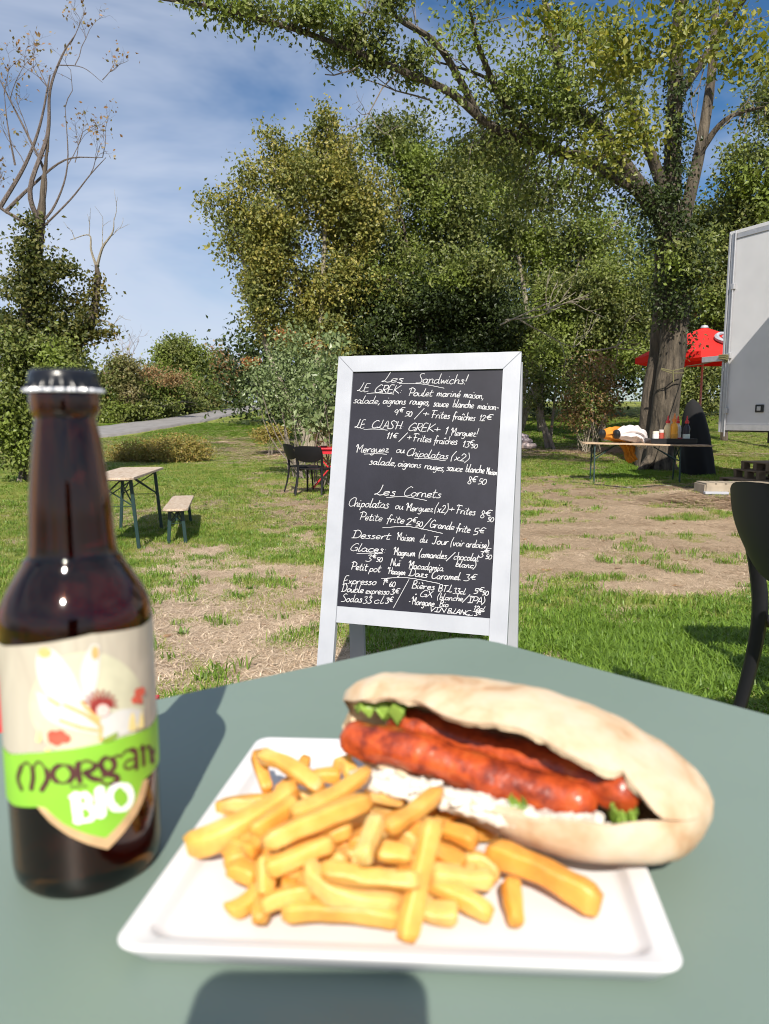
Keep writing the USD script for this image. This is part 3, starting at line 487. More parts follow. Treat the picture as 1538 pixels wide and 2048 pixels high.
# ---------------------------------------------------------------- the dining table, phone
TZ = CAMZ - .185
def T(px, py, dz=0.0): return onz(px, py, TZ + dz)
GREENM = M('table_paint', {'g': ('geometry', {}), 'n': ('noise_texture', {'scale': 900.0, 'detail': 2.0}), 'n3': ('noise_texture', {'scale': 6.0, 'detail': 4.0}), 'r': ('rgb_ramp', {'ramp': [(.3, (.148, .2, .17)), (.7, (.168, .222, .19))]}), 'b': ('bump', {'strength': .25, 'distance': .0004}),
    'p': ('principled_bsdf', {'roughness': .42, 'specular_ior_level': .5})}, [('g.position', 'n.vector'), ('g.position', 'n3.vector'), ('n3.fac', 'r.fac'), ('r.color', 'p.base_color'), ('n.fac', 'b.height'), ('b.normal', 'p.normal')])
Lc, Rc = T(300, 1399)[:2], T(1508, 1419)[:2]; l2, r2 = T(637, 1328)[:2], T(1117, 1315)[:2]
da, db = Lc - l2, Rc - r2; da /= np.linalg.norm(da); db /= np.linalg.norm(db)
s_ = np.linalg.solve(np.array([da, -db]).T, r2 - l2); corner = l2 + da * s_[0]
quad = Polygon([corner, corner + da * .78, corner + da * .78 + db * .78, corner + db * .78])
quad = quad.buffer(-.04).buffer(.04, quad_segs=12)
def slab(poly, z0, z1, bev=.003):
    inner = poly.buffer(-bev)
    n = 160; ring = lambda p: np.array([p.exterior.interpolate(t, True).coords[0] for t in np.linspace(0, 1, n, endpoint=False)])
    a = np.array(poly.exterior.coords)[:-1]; a = ring(poly); c = np.array(poly.centroid.coords[0]); b = a + (c - a) / np.linalg.norm(c - a, axis=1, keepdims=True) * bev
    st = lambda q, z: np.c_[q, np.full(n, z)]
    return rings([st(b, z0), st(a, z0 + bev), st(a, z1 - bev), st(a * .5 + b * .5, z1 - bev * .3), st(b, z1)])
cx_, cy_ = quad.centroid.coords[0]; g0 = float(gz(cx_, cy_))
t = Thing('green_table', 'sage green metal table in the foreground holding the meal', 'table', (cx_, cy_, g0))
t.part('tabletop', slab(quad, TZ - .022, TZ), GREENM, 30)
t.part('pedestal', mv(lathe([(.03, .02), (.03, TZ - g0 - .022)], 24), (cx_, cy_, g0)), GREENM)
t.part('base', cat(*[beam((cx_ - .26 * math.cos(a), cy_ - .26 * math.sin(a), g0 + .02), (cx_ + .26 * math.cos(a), cy_ + .26 * math.sin(a), g0 + .02), .05, .03) for a in (.5, 2.07)]), GREENM)
# the phone that takes the picture: its lens is where the camera stands
BLK = plain('black_plastic', (.012, .012, .014), .35, .1, 60)
BLKM = plain('black_matt', (.006, .006, .008), .5, .1, 60, .0005, spec=.28, bscale=400)
ux, uv_, uf = np.array([1.0, 0, 0]), np.array([0, sP, cP]), np.array([0, cP, -sP])
ph = Polygon([(-.0375, -.08), (.0375, -.08), (.0375, .08), (-.0375, .08)]).buffer(-.009).buffer(.009)
pv, pf = slab(ph, -.0045, .0045, .002); cen = np.array([0, 0, CAMZ]) - ux * .026 - uv_ * .064 - uf * .009
t = Thing('phone', 'black smartphone held above the table taking the picture', 'phone', cen)
t.part('case', (pv @ np.stack([ux, uv_, -uf]) + cen, pf), BLK)

# ---------------------------------------------------------------- bottle
BX, BY, BR = -.1248, .2862, .0292
BT = Thing('beer_bottle', 'brown glass beer bottle with a green and cream label, left on the table', 'bottle', (BX, BY, TZ))
prof = [(.0, .0035), (.018, .003), (.0235, .0004), (.0268, .0006), (.0287, .0035), (BR, .009), (BR, .03), (BR, .06), (BR, .09), (BR, .1045), (.0288, .109), (.0277, .1132), (.0252, .1185), (.0222, .1235), (.0194, .128), (.0178, .132), (.0172, .1365), (.0167, .143), (.0161, .152), (.0148, .164), (.0138, .172), (.0128, .179), (.0119, .1838), (.0116, .1855), (.0129, .187), (.0134, .1885), (.0134, .1935), (.0131, .1955), (.0126, .1965)]
pp = np.array(prof); 
def dens(p, k=3): return np.vstack([np.linspace(p[i], p[i + 1], k, endpoint=False) for i in range(len(p) - 1)] + [p[-1:]])
body = np.vstack([pp[:10], spline(pp[9:24], 4)[1:], pp[24:]])
body[:, 0] = np.where(body[:, 1] > .13, body[:, 0] * .955, body[:, 0])
inn = np.array([(r - .0028, z) for r, z in body if z > .008]); inn = np.vstack([[(0, .008), (.02, .008)], inn])
sh = np.vstack([body, inn[::-1]])
def glass(name, col, rough, ior):
    return M(name, {'p': ('principled_bsdf', {'base_color': col, 'transmission_weight': 1.0, 'roughness': rough, 'ior': ior})}, [])
n_ = 72; gq = np.arange(n_) * 2 * np.pi / n_
sv, sf = rings(np.stack([sh[:, :1] * np.cos(gq), sh[:, :1] * np.sin(gq), np.broadcast_to(sh[:, 1:], (len(sh), n_))], -1), closed_ends=False)
bp = (BX, BY, TZ)
bprim = BT.part('body', mv((sv, sf), bp), glass('brown_glass', (.25, .08, .012), .06, 1.5), 40)
liq = np.array([(max(r - .0002, 0), z + .0002) for r, z in inn if z < .146]); liq = np.vstack([liq, [(.0, .146)]])
BT.part('beer', mv(lathe(liq, 64), bp), glass('beer', (.62, .23, .03), .02, 1.34), 40)
capm = M('cap_metal', {'p': ('principled_bsdf', {'base_color': (.004, .004, .006), 'roughness': .3, 'coat_weight': .2, 'coat_roughness': .15, 'specular_ior_level': .45})}, [])
n_ = 21 * 8; gq = np.arange(n_) * 2 * np.pi / n_; cr = []
for r, z, amp in [(.0, .2040, 0), (.008, .2040, 0), (.0112, .2037, 0), (.0122, .2028, 0), (.01265, .2012, 0), (.0128, .1995, .0001), (.0131, .1978, .0005), (.0137, .1962, .00085), (.0138, .1955, .0009), (.0133, .1955, .0009)]:
    rr = r + amp * np.cos(21 * gq); cr.append(np.stack([rr * np.cos(gq), rr * np.sin(gq), np.full(n_, z)], -1))
BT.part('cap', mv(rings(cr), bp), capm, 60)
SIL = plain('cap_edge', (.75, .75, .78), .25, .05, 50, metal=.6)
cr = []
for r, z, amp in [(.01365, .1966, .00082), (.0140, .1962, .0009), (.0141, .1955, .00095), (.0138, .1952, .00095)]:
    rr = r + amp * np.cos(21 * gq); cr.append(np.stack([rr * np.cos(gq), rr * np.sin(gq), np.full(n_, z)], -1))
BT.part('cap_rim', mv(rings(cr, closed_ends=False), bp), SIL, 60)
# label: flat print laid on the cylinder; drawn in enlarged-photo coordinates
toc = math.atan2(-BY, -BX)
def lab(x, y):
    px, py = x / 3.303, 1230 + y / 3.303; r = ray(px, py); o = np.array([-BX, -BY]); d = r[:2]
    a, b, c = d @ d, o @ d, o @ o - BR ** 2; q = b * b - a * c; q = max(q, 0); tt = (-b - math.sqrt(q)) / a
    h = np.array([-BX, -BY]) + d * tt; th = math.atan2(h[1], h[0]) - toc; th = (th + math.pi) % (2 * math.pi) - math.pi
    return th * BR, CAMZ - TZ + r[2] * tt
def L_(pts): return [lab(*q) for q in pts]
def wrap(shape, off):
    out = []
    for gq_ in getattr(shape, 'geoms', [shape]):
        if gq_.is_empty or gq_.geom_type != 'Polygon': continue
        v, f = trimesh.creation.triangulate_polygon(gq_, engine='earcut')
        v, f = trimesh.remesh.subdivide_to_size(np.c_[v, np.zeros(len(v))], f, .0035, max_iter=12); th = v[:, 0] / BR + toc; R = BR + off
        out.append((np.c_[BX + R * np.cos(th), BY + R * np.sin(th), TZ + v[:, 1]], f))
    v, f = cat(*out); c = v[f].mean(1) - [BX, BY, 0]; nn = np.cross(v[f[:, 1]] - v[f[:, 0]], v[f[:, 2]] - v[f[:, 0]])
    fl = (c[:, :2] * nn[:, :2]).sum(1) < 0; f = f.copy(); f[fl] = f[fl][:, ::-1]; return v, f
def paper(name, col, var=.06, sc=150, rough=.55): return plain(name, col, rough, var, sc)
topl = L_([(30, 203), (150, 200), (300, 185), (450, 160), (600, 125), (750, 110), (930, 75)]); bgt = L_([(75, 915), (200, 910), (400, 890), (600, 860), (800, 805), (985, 738)])
lft, rgt = -BR * 1.42, BR * 1.9
def ext(e, sl=.0): return [(lft, e[0][1])] + e + [(rgt, e[-1][1] + sl)]
TOP, BG = ext(topl, .002), ext(bgt, .002)
bgb = L_([(100, 1255), (240, 1265)]); shl = L_([(245, 1258), (330, 1360), (450, 1450), (580, 1510), (710, 1545), (800, 1450), (900, 1310), (950, 1200), (975, 1080)]); shi = L_([(300, 1268), (420, 1375), (560, 1438), (698, 1470), (795, 1370), (890, 1230), (940, 1090)])
rb = lab(985, 1050)
paperP = Polygon(TOP + BG[::-1]).buffer(0)
green = Polygon(BG + [(rgt, rb[1])] + [rb] + shi[::-1] + bgb[::-1] + [(lft, bgb[0][1])]).buffer(0)
border = Polygon(shl + shi[::-1]).buffer(0)
lp_ = BT.part('label', wrap(paperP, .0002), M('label_paper', {'g': ('geometry', {}), 'm': ('mapping', {'scale': (60, 60, 18), 'rotation': (0, .5, 0)}), 'n': ('noise_texture', {'scale': 1.0, 'detail': 4.0, 'distortion': 1.2}), 'r': ('rgb_ramp', {'ramp': [(.3, (.4, .345, .275)), (.6, (.5, .45, .36)), (.8, (.34, .29, .23))]}), 'p': ('principled_bsdf', {'roughness': .5})}, [('g.position', 'm.vector'), ('m.vector', 'n.vector'), ('n.fac', 'r.fac'), ('r.color', 'p.base_color')]), True)
def lpart(name, shape, off, mat): BT.part(name, wrap(shape, off), mat, True, under=lp_)
lpart('green_band', green, .0004, paper('label_green', (.23, .5, .035), .1, 40))
lpart('tan_border', border, .0004, paper('label_tan', (.55, .36, .19), .15))
def circ(x, y, rx, ry, n=40): return Polygon(L_([(x + rx * math.cos(a), y + ry * math.sin(a)) for a in np.linspace(0, 2 * math.pi, n, endpoint=False)])).buffer(0)
def blob(pts): return Polygon(spline(np.array(L_(pts + [pts[0]])), 5)).buffer(0)
CREAM, WHT, ORG, REDL, MARL, YEL = paper('print_cream', (.55, .53, .38), .1, 120), paper('print_white', (.62, .61, .58), .05), paper('print_orange', (.75, .42, .16), .2, 200), paper('print_red', (.6, .1, .06), .25, 300), paper('print_maroon', (.3, .035, .03), .3, 300), paper('print_yellow', (.8, .65, .28), .15, 200)
disc = circ(575, 590, 375, 350).intersection(paperP); lpart('cream_disc', disc, .0004, CREAM)
inside = lambda s: s.intersection(paperP)
lpart('petal', inside(blob([(255, 235), (330, 215), (400, 270), (480, 380), (540, 510), (600, 650), (480, 600), (340, 545), (270, 450), (245, 330)])), .0006, WHT)
lpart('petal', inside(blob([(605, 190), (652, 205), (652, 350), (630, 480), (575, 570), (530, 430), (550, 290)])), .0006, WHT)
lpart('petal', inside(blob([(245, 500), (330, 545), (480, 610), (620, 690), (670, 780), (560, 770), (400, 730), (290, 650)])), .0006, WHT)
lpart('petal', inside(blob([(620, 700), (800, 620), (940, 640), (900, 740), (760, 800), (670, 800)])), .0006, WHT)
lpart('petal_tip', inside(unary_union([circ(300, 245, 42, 34), circ(625, 245, 24, 45)])), .0008, ORG)
lpart('petal_vein', inside(unary_union([LineString(L_(q)).buffer(.0006) for q in ([(540, 570), (600, 640), (665, 740), (660, 820)], [(430, 590), (560, 650), (650, 720)], [(400, 690), (540, 740), (650, 760)], [(560, 600), (650, 690)], [(330, 550), (390, 590)])])), .0008, ORG)
lpart('flower', inside(unary_union([circ(350, 790, 32, 34), circ(400, 785, 36, 32), circ(380, 830, 34, 28), circ(435, 810, 34, 30), circ(345, 820, 22, 22)])), .0008, REDL)
lpart('flower', inside(unary_union([circ(905, 515, 26, 36), circ(880, 560, 20, 24), circ(930, 500, 16, 28), circ(915, 565, 18, 24)])), .0008, REDL)
lpart('flower_heart', inside(unary_union([circ(650, 600, 58, 52), circ(700, 580, 42, 34)] + [LineString(L_([(660, 590), (660 + 105 * math.cos(a), 590 + 95 * math.sin(a))])).buffer(.0004) for a in np.linspace(-2.9, .1, 9)])), .0008, MARL)
lpart('flower_centre', inside(circ(675, 625, 42, 42)), .001, paper('print_pink', (.75, .55, .5), .1))
lpart('yellow_flame', inside(unary_union([blob([(840, 760), (850, 680), (870, 640), (885, 700), (890, 755)]), blob([(900, 750), (915, 660), (930, 640), (940, 735)]), blob([(245, 830), (255, 770), (275, 760), (275, 830)]), blob([(300, 895), (320, 870), (340, 892)])])), .0008, YEL)
lpart('small_leaf', inside(blob([(660, 830), (700, 800), (770, 770), (750, 810), (690, 835)])), .001, paper('print_leaf', (.25, .36, .04)))
def strokes(ls, w): return unary_union([LineString(spline(np.array(L_(l)), 6)).buffer(w) for l in ls])
el = lambda x, y, rx, ry, a0=0, a1=6.283, n=14: [(x + rx * math.cos(a), y + ry * math.sin(a)) for a in np.linspace(a0, a1, n)]
thick = [[(150, 1142), (128, 1075), (148, 1000)], [(222, 1010), (226, 1070), (214, 1142)], [(312, 1020), (318, 1080), (282, 1150)], el(418, 1045, 66, 60, 2.2, 4.3), el(418, 1045, 66, 60, -.9, .9), [(518, 975), (516, 1030), (528, 1092)], [(628, 985), (612, 1015), (560, 1036)], [(560, 1036), (600, 1070), (640, 1082)], el(705, 985, 42, 46, 2, 4.4), el(712, 985, 40, 44, -1, 1.1), [(690, 1045), (760, 1060), (772, 1085), (740, 1108)], [(862, 888), (888, 905), (894, 1008)], [(930, 868), (936, 920), (940, 985)], [(978, 872), (986, 910), (990, 965)], [(1000, 900), (996, 940), (1006, 965)]]
thin = [[(148, 1000), (185, 968), (222, 1010)], [(222, 1010), (262, 962), (312, 1020)], el(418, 1045, 66, 60), [(500, 988), (570, 958), (628, 985)], el(708, 985, 44, 46), [(690, 1030), (670, 1045), (690, 1050)], [(740, 1108), (690, 1112), (662, 1085), (690, 1060)], [(735, 945), (770, 925), (795, 932)], [(805, 915), (830, 892), (862, 888)], [(892, 945), (835, 960), (815, 1000), (850, 1012), (892, 975)], [(915, 880), (932, 868)], [(936, 905), (960, 865), (978, 872)], [(996, 930), (1012, 905), (1003, 885)]]
lpart('name_lettering', unary_union([strokes(thick, .001), strokes(thin, .00046)]), .0007, paper('print_brown', (.075, .022, .02), .3, 200))
bio = [([(500, 1190), (508, 1270), (520, 1350)], .0017), ([(470, 1195), (540, 1180), (585, 1200), (580, 1245), (520, 1262)], .0008), ([(560, 1180), (592, 1215), (570, 1250)], .0012), ([(520, 1262), (600, 1262), (622, 1310), (590, 1348), (500, 1355)], .0009), ([(600, 1268), (625, 1305), (600, 1340)], .0013), ([(655, 1155), (662, 1230), (668, 1310)], .0018), (el(790, 1200, 70, 82, 0, 6.283, 18), .0009), (el(788, 1200, 68, 80, 2.0, 4.2), .0014), (el(792, 1200, 68, 80, -1.1, 1.1), .0014)]
lpart('bio_lettering', unary_union([strokes([l], w) for l, w in bio]), .0007, paper('print_white_text', (.85, .85, .82), .03))
lpart('small_lettering', strokes([[(470, 1140), (470, 1118), (486, 1122), (472, 1130), (488, 1136)], [(497, 1120), (499, 1138)], [(508, 1128), (522, 1122), (510, 1120), (512, 1136), (526, 1132)], [(534, 1136), (534, 1118), (548, 1122)], [(556, 1126), (568, 1118), (556, 1118), (558, 1132), (574, 1128)]], .00016), .0007, paper('print_dark', (.1, .12, .03)))

# ---------------------------------------------------------------- plate
q_ = [np.array(T(216, 1894, .0095)[:2]), np.array(T(1376, 1940, .0095)[:2]), None, np.array(T(518, 1472, .0095)[:2])]; q_[2] = q_[1] + (q_[3] - q_[0]) * np.array([.86, 1.0])
pc = sum(q_) / 4
def rrect(inset, rad, z, n=10):
    P = []
    w = Polygon(q_).buffer(-inset - rad, join_style=2); c4 = np.array(w.exterior.coords)[:-1]
    if Polygon(c4).exterior.is_ccw is False: c4 = c4[::-1]
    k = np.argmin(((c4 - q_[0]) ** 2).sum(1)); c4 = np.roll(c4, -k, 0)
    for i, c in enumerate(c4):
        a, b = c - c4[i - 1], c4[(i + 1) % 4] - c; a0 = math.atan2(-a[0] * -1, 0) if 0 else math.atan2(-a[0], a[1]) ; n1 = np.array([a[1], -a[0]]) / np.linalg.norm(a); n2 = np.array([b[1], -b[0]]) / np.linalg.norm(b)
        t0 = math.atan2(n1[1], n1[0]); t1 = math.atan2(n2[1], n2[0]); t1 = t0 + ((t1 - t0) % (2 * math.pi))
        P += [(c[0] + rad * math.cos(u), c[1] + rad * math.sin(u), TZ + z) for u in np.linspace(t0, t1, n)]
    return np.array(P)
PLATE = M('plate_white', {'g': ('geometry', {}), 'n': ('noise_texture', {'scale': 700.0, 'detail': 3.0}), 'b': ('bump', {'strength': .2, 'distance': .0005}), 'p': ('principled_bsdf', {'base_color': (.59, .59, .6), 'roughness': .6, 'specular_ior_level': .35})}, [('g.position', 'n.vector'), ('n.fac', 'b.height'), ('b.normal', 'p.normal')])
PR = [(.009, .008, .0006), (.005, .007, .001), (.0012, .0075, .0066), (.0, .0075, .0084), (.0002, .0075, .0091), (.0012, .0075, .0094), (.0028, .007, .0093), (.0062, .0068, .0083), (.0075, .0066, .008), (.0085, .0064, .0074), (.0105, .0065, .0046), (.012, .007, .0036), (.014, .0065, .0029), (.020, .005, .0028), (.045, .004, .0027)]
t = Thing('white_plate', 'white rectangular moulded pulp plate under the fries and sandwich', 'plate', (pc[0], pc[1], TZ))
t.part('dish', rings([rrect(i, r, z) for i, r, z in PR]), PLATE, 60)

# ---------------------------------------------------------------- sandwich
SU, SV = np.array([.889, -.459, 0]), np.array([-.459, -.889, 0]); SC = np.array([.0585, .3085, TZ])
S3 = lambda s, v, z: SC + SU * s + SV * v + np.array([0, 0, z])
def crust_mat():
    return M('bread_crust', {'g': ('geometry', {}), 'n': ('noise_texture', {'scale': 42.0, 'detail': 6.0, 'roughness': .6, 'distortion': .4}), 'n2': ('noise_texture', {'scale': 420.0, 'detail': 3.0}), 'r': ('rgb_ramp', {'ramp': [(.25, (.37, .2, .095)), (.38, (.48, .325, .195)), (.5, (.55, .42, .285)), (.7, (.57, .47, .36))]}), 'a': ('math', {'math_type': 'multiply_add', 'value2': .25}), 'b': ('bump', {'strength': .5, 'distance': .0016}), 'p': ('principled_bsdf', {'roughness': .68, 'specular_ior_level': .3, 'subsurface_weight': .12, 'subsurface_scale': .004, 'subsurface_radius': (1, .5, .25)})},
             [('g.position', 'n.vector'), ('g.position', 'n2.vector'), ('n.fac', 'r.fac'), ('r.color', 'p.base_color'), ('n2.fac', 'a.value1'), ('n.fac', 'a.value3'), ('a.value', 'b.height'), ('b.normal', 'p.normal')])
m_, na = 64, 46; ss_ = np.linspace(-1, 1, m_); OUT, INN = [], []
for q in ss_:
    s = -.003 + .084 * q
    w = np.interp(q, [-1, -.93, -.8, -.5, -.1, .3, .6, .8, .92, .98, 1], [.006, .014, .022, .0305, .0365, .041, .0395, .033, .023, .012, .004])
    h = np.interp(q, [-1, -.93, -.8, -.4, 0, .4, .7, .88, .96, 1], [.008, .0135, .0185, .025, .028, .0258, .0202, .0148, .0102, .004])
    vc = np.interp(q, [-1, -.5, 0, .4, .8, 1], [-.001, 0, .0015, .002, -.006, -.0125]); zc = np.interp(q, [-1, -.6, 0, .4, .7, .88, 1], [.037, .036, .0335, .031, .0265, .0235, .024])
    up = np.interp(q, [-1, -.7, -.1, .35, .62, .8, 1], [44, 52, 54, 54, 60, 31, 26]); lo = np.interp(q, [-1, -.6, -.1, .3, .62, .8, 1], [-24, -20, -9, 0, 13, 29, 25.5])
    up += 5 * math.sin(9 * q) * (q < .6)
    th = min(.009, w * .42, h * .42); ph_ = np.radians(np.linspace(lo, up - 360, na))
    ca, sa = np.cos(ph_), np.sin(ph_); e = .88
    po = lambda a: np.sign(a) * np.abs(a) ** e
    lift = np.where(sa > 0, np.interp(q, [-1, -.6, .5, .8, 1], [.006, .005, .003, 0, 0]), 0) * sa
    o = np.stack([vc + w * po(ca), zc + h * po(sa) * np.where(sa < 0, .92, 1) + lift], 1)
    n1 = np.gradient(o, axis=0); n1 = np.stack([-n1[:, 1], n1[:, 0]], 1); n1 /= np.linalg.norm(n1, axis=1, keepdims=True) + 1e-9
    cen = np.array([vc, zc]); n1 *= np.sign(((cen - o) * n1).sum(1, keepdims=True) + 1e-12)
    ed = np.minimum(np.arange(na), np.arange(na)[::-1]) / 4.0; tt = th * np.clip(.35 + ed, .35, 1)[:, None]
    i = o + n1 * tt
    OUT.append(S3(s, 0, 0) + o[:, :1] * SV + o[:, 1:] * [0, 0, 1]); INN.append(S3(s, 0, 0) + i[:, :1] * SV + i[:, 1:] * [0, 0, 1])
OUT, INN = np.array(OUT), np.array(INN)
cenl = (OUT.mean(1, keepdims=True)); dd = OUT - cenl; dd /= np.linalg.norm(dd, axis=2, keepdims=True)
OUT = OUT + dd * ((meshkit.fbm(OUT * 38, 3, 4) - .5) * .0042 + (meshkit.fbm(OUT * 120, 2, 6) - .5) * .0015)[..., None]
INN = INN + (meshkit.noise(INN * 260, 8)[..., None] - .5) * .0022
OUT[..., 2] = np.maximum(OUT[..., 2], TZ + .0048)
crust = rings(OUT, False, False)
ends_ = []
for e_ in (0, -1): ends_.append(rings(np.stack([OUT[e_], np.broadcast_to(OUT[e_].mean(0), OUT[e_].shape)]), False, False))
wall = [rings(np.stack([OUT[:, k], INN[:, k]], 1), False, False) for k in (0, na - 1)]
t = Thing('sandwich_bread', 'flour-dusted pocket bread split open along its side, lying across the back of the plate', 'bread', S3(0, 0, .005))
t.part('crust', cat(crust, *ends_), crust_mat(), 70)
t.part('crumb', cat(rings(INN, False, False), *wall), plain('bread_crumb', (.58, .46, .31), .85, .18, 120, .0012, bscale=500), 60)
SAUS = M('sausage_skin', {'g': ('geometry', {}), 'n': ('noise_texture', {'scale': 85.0, 'detail': 8.0, 'roughness': .72}), 'n2': ('noise_texture', {'scale': 260.0, 'detail': 3.0}), 'r': ('rgb_ramp', {'ramp': [(.27, (.05, .01, .005)), (.4, (.17, .022, .008)), (.54, (.4, .06, .013)), (.72, (.5, .13, .03))]}), 'b': ('bump', {'strength': .5, 'distance': .0015}), 'p': ('principled_bsdf', {'roughness': .36, 'specular_ior_level': .45, 'coat_weight': .25, 'coat_roughness': .2})},
         [('g.position', 'n.vector'), ('g.position', 'n2.vector'), ('n.fac', 'r.fac'), ('r.color', 'p.base_color'), ('n2.fac', 'b.height'), ('b.normal', 'p.normal')])
def sausage(pts, r, label, seed):
    p = spline(np.array(pts), 12); L = np.linspace(0, 1, len(p)); ln = np.linalg.norm(p[-1] - p[0]); e = np.minimum(L, 1 - L) * ln
    rr = r * np.sqrt(np.clip(1 - (1 - np.clip(e / (r * .95), 0, 1)) ** 2, .02, 1)) * (1 + .05 * np.sin(L * 17 + seed))
    a, b = p[:1] + (p[0] - p[1]) * .02, p[-1:]; v, f = tube(p, rr, 24); v = v + (meshkit.fbm(v * 150, 3, seed)[:, None] - .5) * .0022 + (np.abs(meshkit.noise(v * [420, 420, 420], seed + 1) - .5)[:, None] - .25) * .0012
    tag(put('sausage', (v, f), SAUS, smooth=True), label, 'sausage', 'sausages in the sandwich')
LEFT = T(683, 1472, .037); RIGHT = T(1195, 1612, .031)
mid1, mid2 = LEFT * .67 + RIGHT * .33 + [0, 0, .0018], LEFT * .33 + RIGHT * .67 + [0, 0, -.0005]
sausage([LEFT, mid1, mid2, RIGHT], .0086, 'glossy red-brown sausage at the front of the bread, sticking out at its left end', 3)
sausage([S3(-.066, -.001, .041), S3(-.02, .0, .036), S3(.022, .004, .035), T(1284, 1592, .038)], .0083, 'red-brown sausage tucked behind the front one, its tip showing at the right', 5)
lv = []; r_ = np.random.default_rng(4); R_ = []
for s in np.linspace(-.066, .05, 90):
    a = np.arange(28) * 2 * np.pi / 28; e_ = min(1, (.052 - s) / .012, (s + .068) / .01); R_.append(np.array([S3(s, .0335 - max(0, s - .025) * .32 + .0075 * e_ * math.cos(u), .0262 + .0042 * e_ * math.sin(u)) for u in a]))
R_ = np.array(R_); R_[..., 2] += (meshkit.fbm(R_ * 230, 4, 5) - .5) * .0075; R_ = R_ + ((meshkit.fbm(R_ * 330, 3, 9) - .5) * .004)[..., None] * SV; lv.append(rings(R_))
for k in range(34):
    s = r_.uniform(-.055, .045); m = trimesh.creation.icosphere(2, r_.uniform(.0014, .0026)); v = m.vertices * [1.6, 1, .5]; v = v + (meshkit.fbm(v * 900 + k, 2, 3)[:, None] - .5) * .0022
    lv.append((v @ rotz(r_.uniform(0, 360)).T + S3(s, .034 - max(0, s - .025) * .3 + .003 * r_.normal(), .0302), m.faces))
tag(put('white_sauce', cat(*lv), plain('sauce_white', (.62, .6, .53), .4, .1, 200), smooth=True), 'chopped onion in white sauce below the front sausage', 'sauce', kind='stuff')
def lettuce(c, sx, sy, seed, label, R):
    g_ = np.linspace(-1, 1, 14); A, Bq = np.meshgrid(g_, g_); rad = np.hypot(A, Bq); z = .0035 * np.sin(5 * A + seed) * np.cos(6 * Bq + seed) + .002 * np.sin(11 * A * Bq + seed) ; z = z * (.4 + rad)
    P = np.stack([A * sx * (1 + .1 * np.sin(9 * Bq)), Bq * sy * (1 + .1 * np.sin(8 * A)), z], -1); v, f = rings(P, False, False); v = v @ R.T + c
    tag(put('lettuce_leaf', (v, f), LET, smooth=True), label, 'lettuce')
LET = leafmat('lettuce', [(.14, .3, .03), (.32, .48, .09)], .3, .35)
lettuce(S3(-.064, .006, .049), .013, .006, 1, 'dark green lettuce edge showing at the left mouth of the sandwich', frame(SU, (0, -.5, 1)))
lettuce(S3(.05, .019, .03), .005, .003, 2, 'bright green lettuce edge under the right sausage tip', frame(SU, (0, -.4, 1)))
lettuce(S3(.012, .034, .031), .0035, .0022, 3, 'green lettuce scrap in the white sauce', frame(SU, (0, -.8, 1)))

# ---------------------------------------------------------------- fries
FRY = [M(f'fry_{i}', {'tip': ('attribute', {'attribute': 'tip'}), 'tm': ('math', {'math_type': 'multiply', 'use_clamp': True}), 'mx': ('mix_color', {'b': (.4, .15, .025)}), 'g': ('geometry', {}), 'o': ('object_info', {}), 'n': ('noise_texture', {'scale': 75.0, 'detail': 5.0}), 'r': ('rgb_ramp', {'ramp': [(.28, tuple(np.array(a) * .72)), (.5, a), (.75, b)]}), 'n2': ('noise_texture', {'scale': 500.0, 'detail': 2.0}), 'b': ('bump', {'strength': .35, 'distance': .0008}),
        'p': ('principled_bsdf', {'roughness': .42, 'specular_ior_level': .45, 'subsurface_weight': .4, 'subsurface_scale': .004, 'subsurface_radius': (1, .45, .12)})}, [('g.position', 'n.vector'), ('n.fac', 'r.fac'), ('r.color', 'mx.a'), ('tip.fac', 'tm.value1'), ('n.fac', 'tm.value2'), ('tm.value', 'mx.fac'), ('mx.result', 'p.base_color'), ('g.position', 'n2.vector'), ('n2.fac', 'b.height'), ('b.normal', 'p.normal')])
       for i, (a, b) in enumerate([((.76, .355, .08), (.81, .47, .15)), ((.71, .28, .05), (.77, .39, .1)), ((.77, .42, .13), (.81, .52, .2))])]
def fry(p0, p1, w, bend, seed, mat, pm=None):
    r = np.random.default_rng(seed); m = (p0 + p1) / 2 + np.array([r.normal() * .25, r.normal() * .25, bend]) * .0013 if pm is None else pm
    t_ = np.linspace(0, 1, 13)[:, None]; p = (1 - t_) ** 2 * p0 + 2 * t_ * (1 - t_) * (2 * m - (p0 + p1) / 2) + t_ ** 2 * p1
    d = p1 - p0; L = np.linalg.norm(d); R = frame(d, (r.normal() * .25, r.normal() * .25, 1)); e = np.minimum(t_[:, 0], 1 - t_[:, 0]) * L
    sc = w / 2 * (.72 + .28 * np.sqrt(np.clip(e / (w * .3), 0, 1))) * (1 + .08 * np.sin(5 * t_[:, 0] + seed))
    g_ = np.arange(16) * 2 * np.pi / 16 + .1; su = lambda a: np.sign(a) * np.abs(a) ** .36
    asp = r.uniform(.85, 1.1); tw = r.normal() * .18; rg = []
    for k in range(13):
        y, z = su(np.cos(g_)) * sc[k], su(np.sin(g_)) * sc[k] * asp; a = tw * (k / 12 - .5); y, z = y * math.cos(a) - z * math.sin(a), y * math.sin(a) + z * math.cos(a)
        rg.append(p[k] + y[:, None] * R[:, 1] + z[:, None] * R[:, 2])
    v, f = rings(rg); v = v + (meshkit.noise(v * 160, seed % 50)[:, None] - .5) * .001
    return v, f
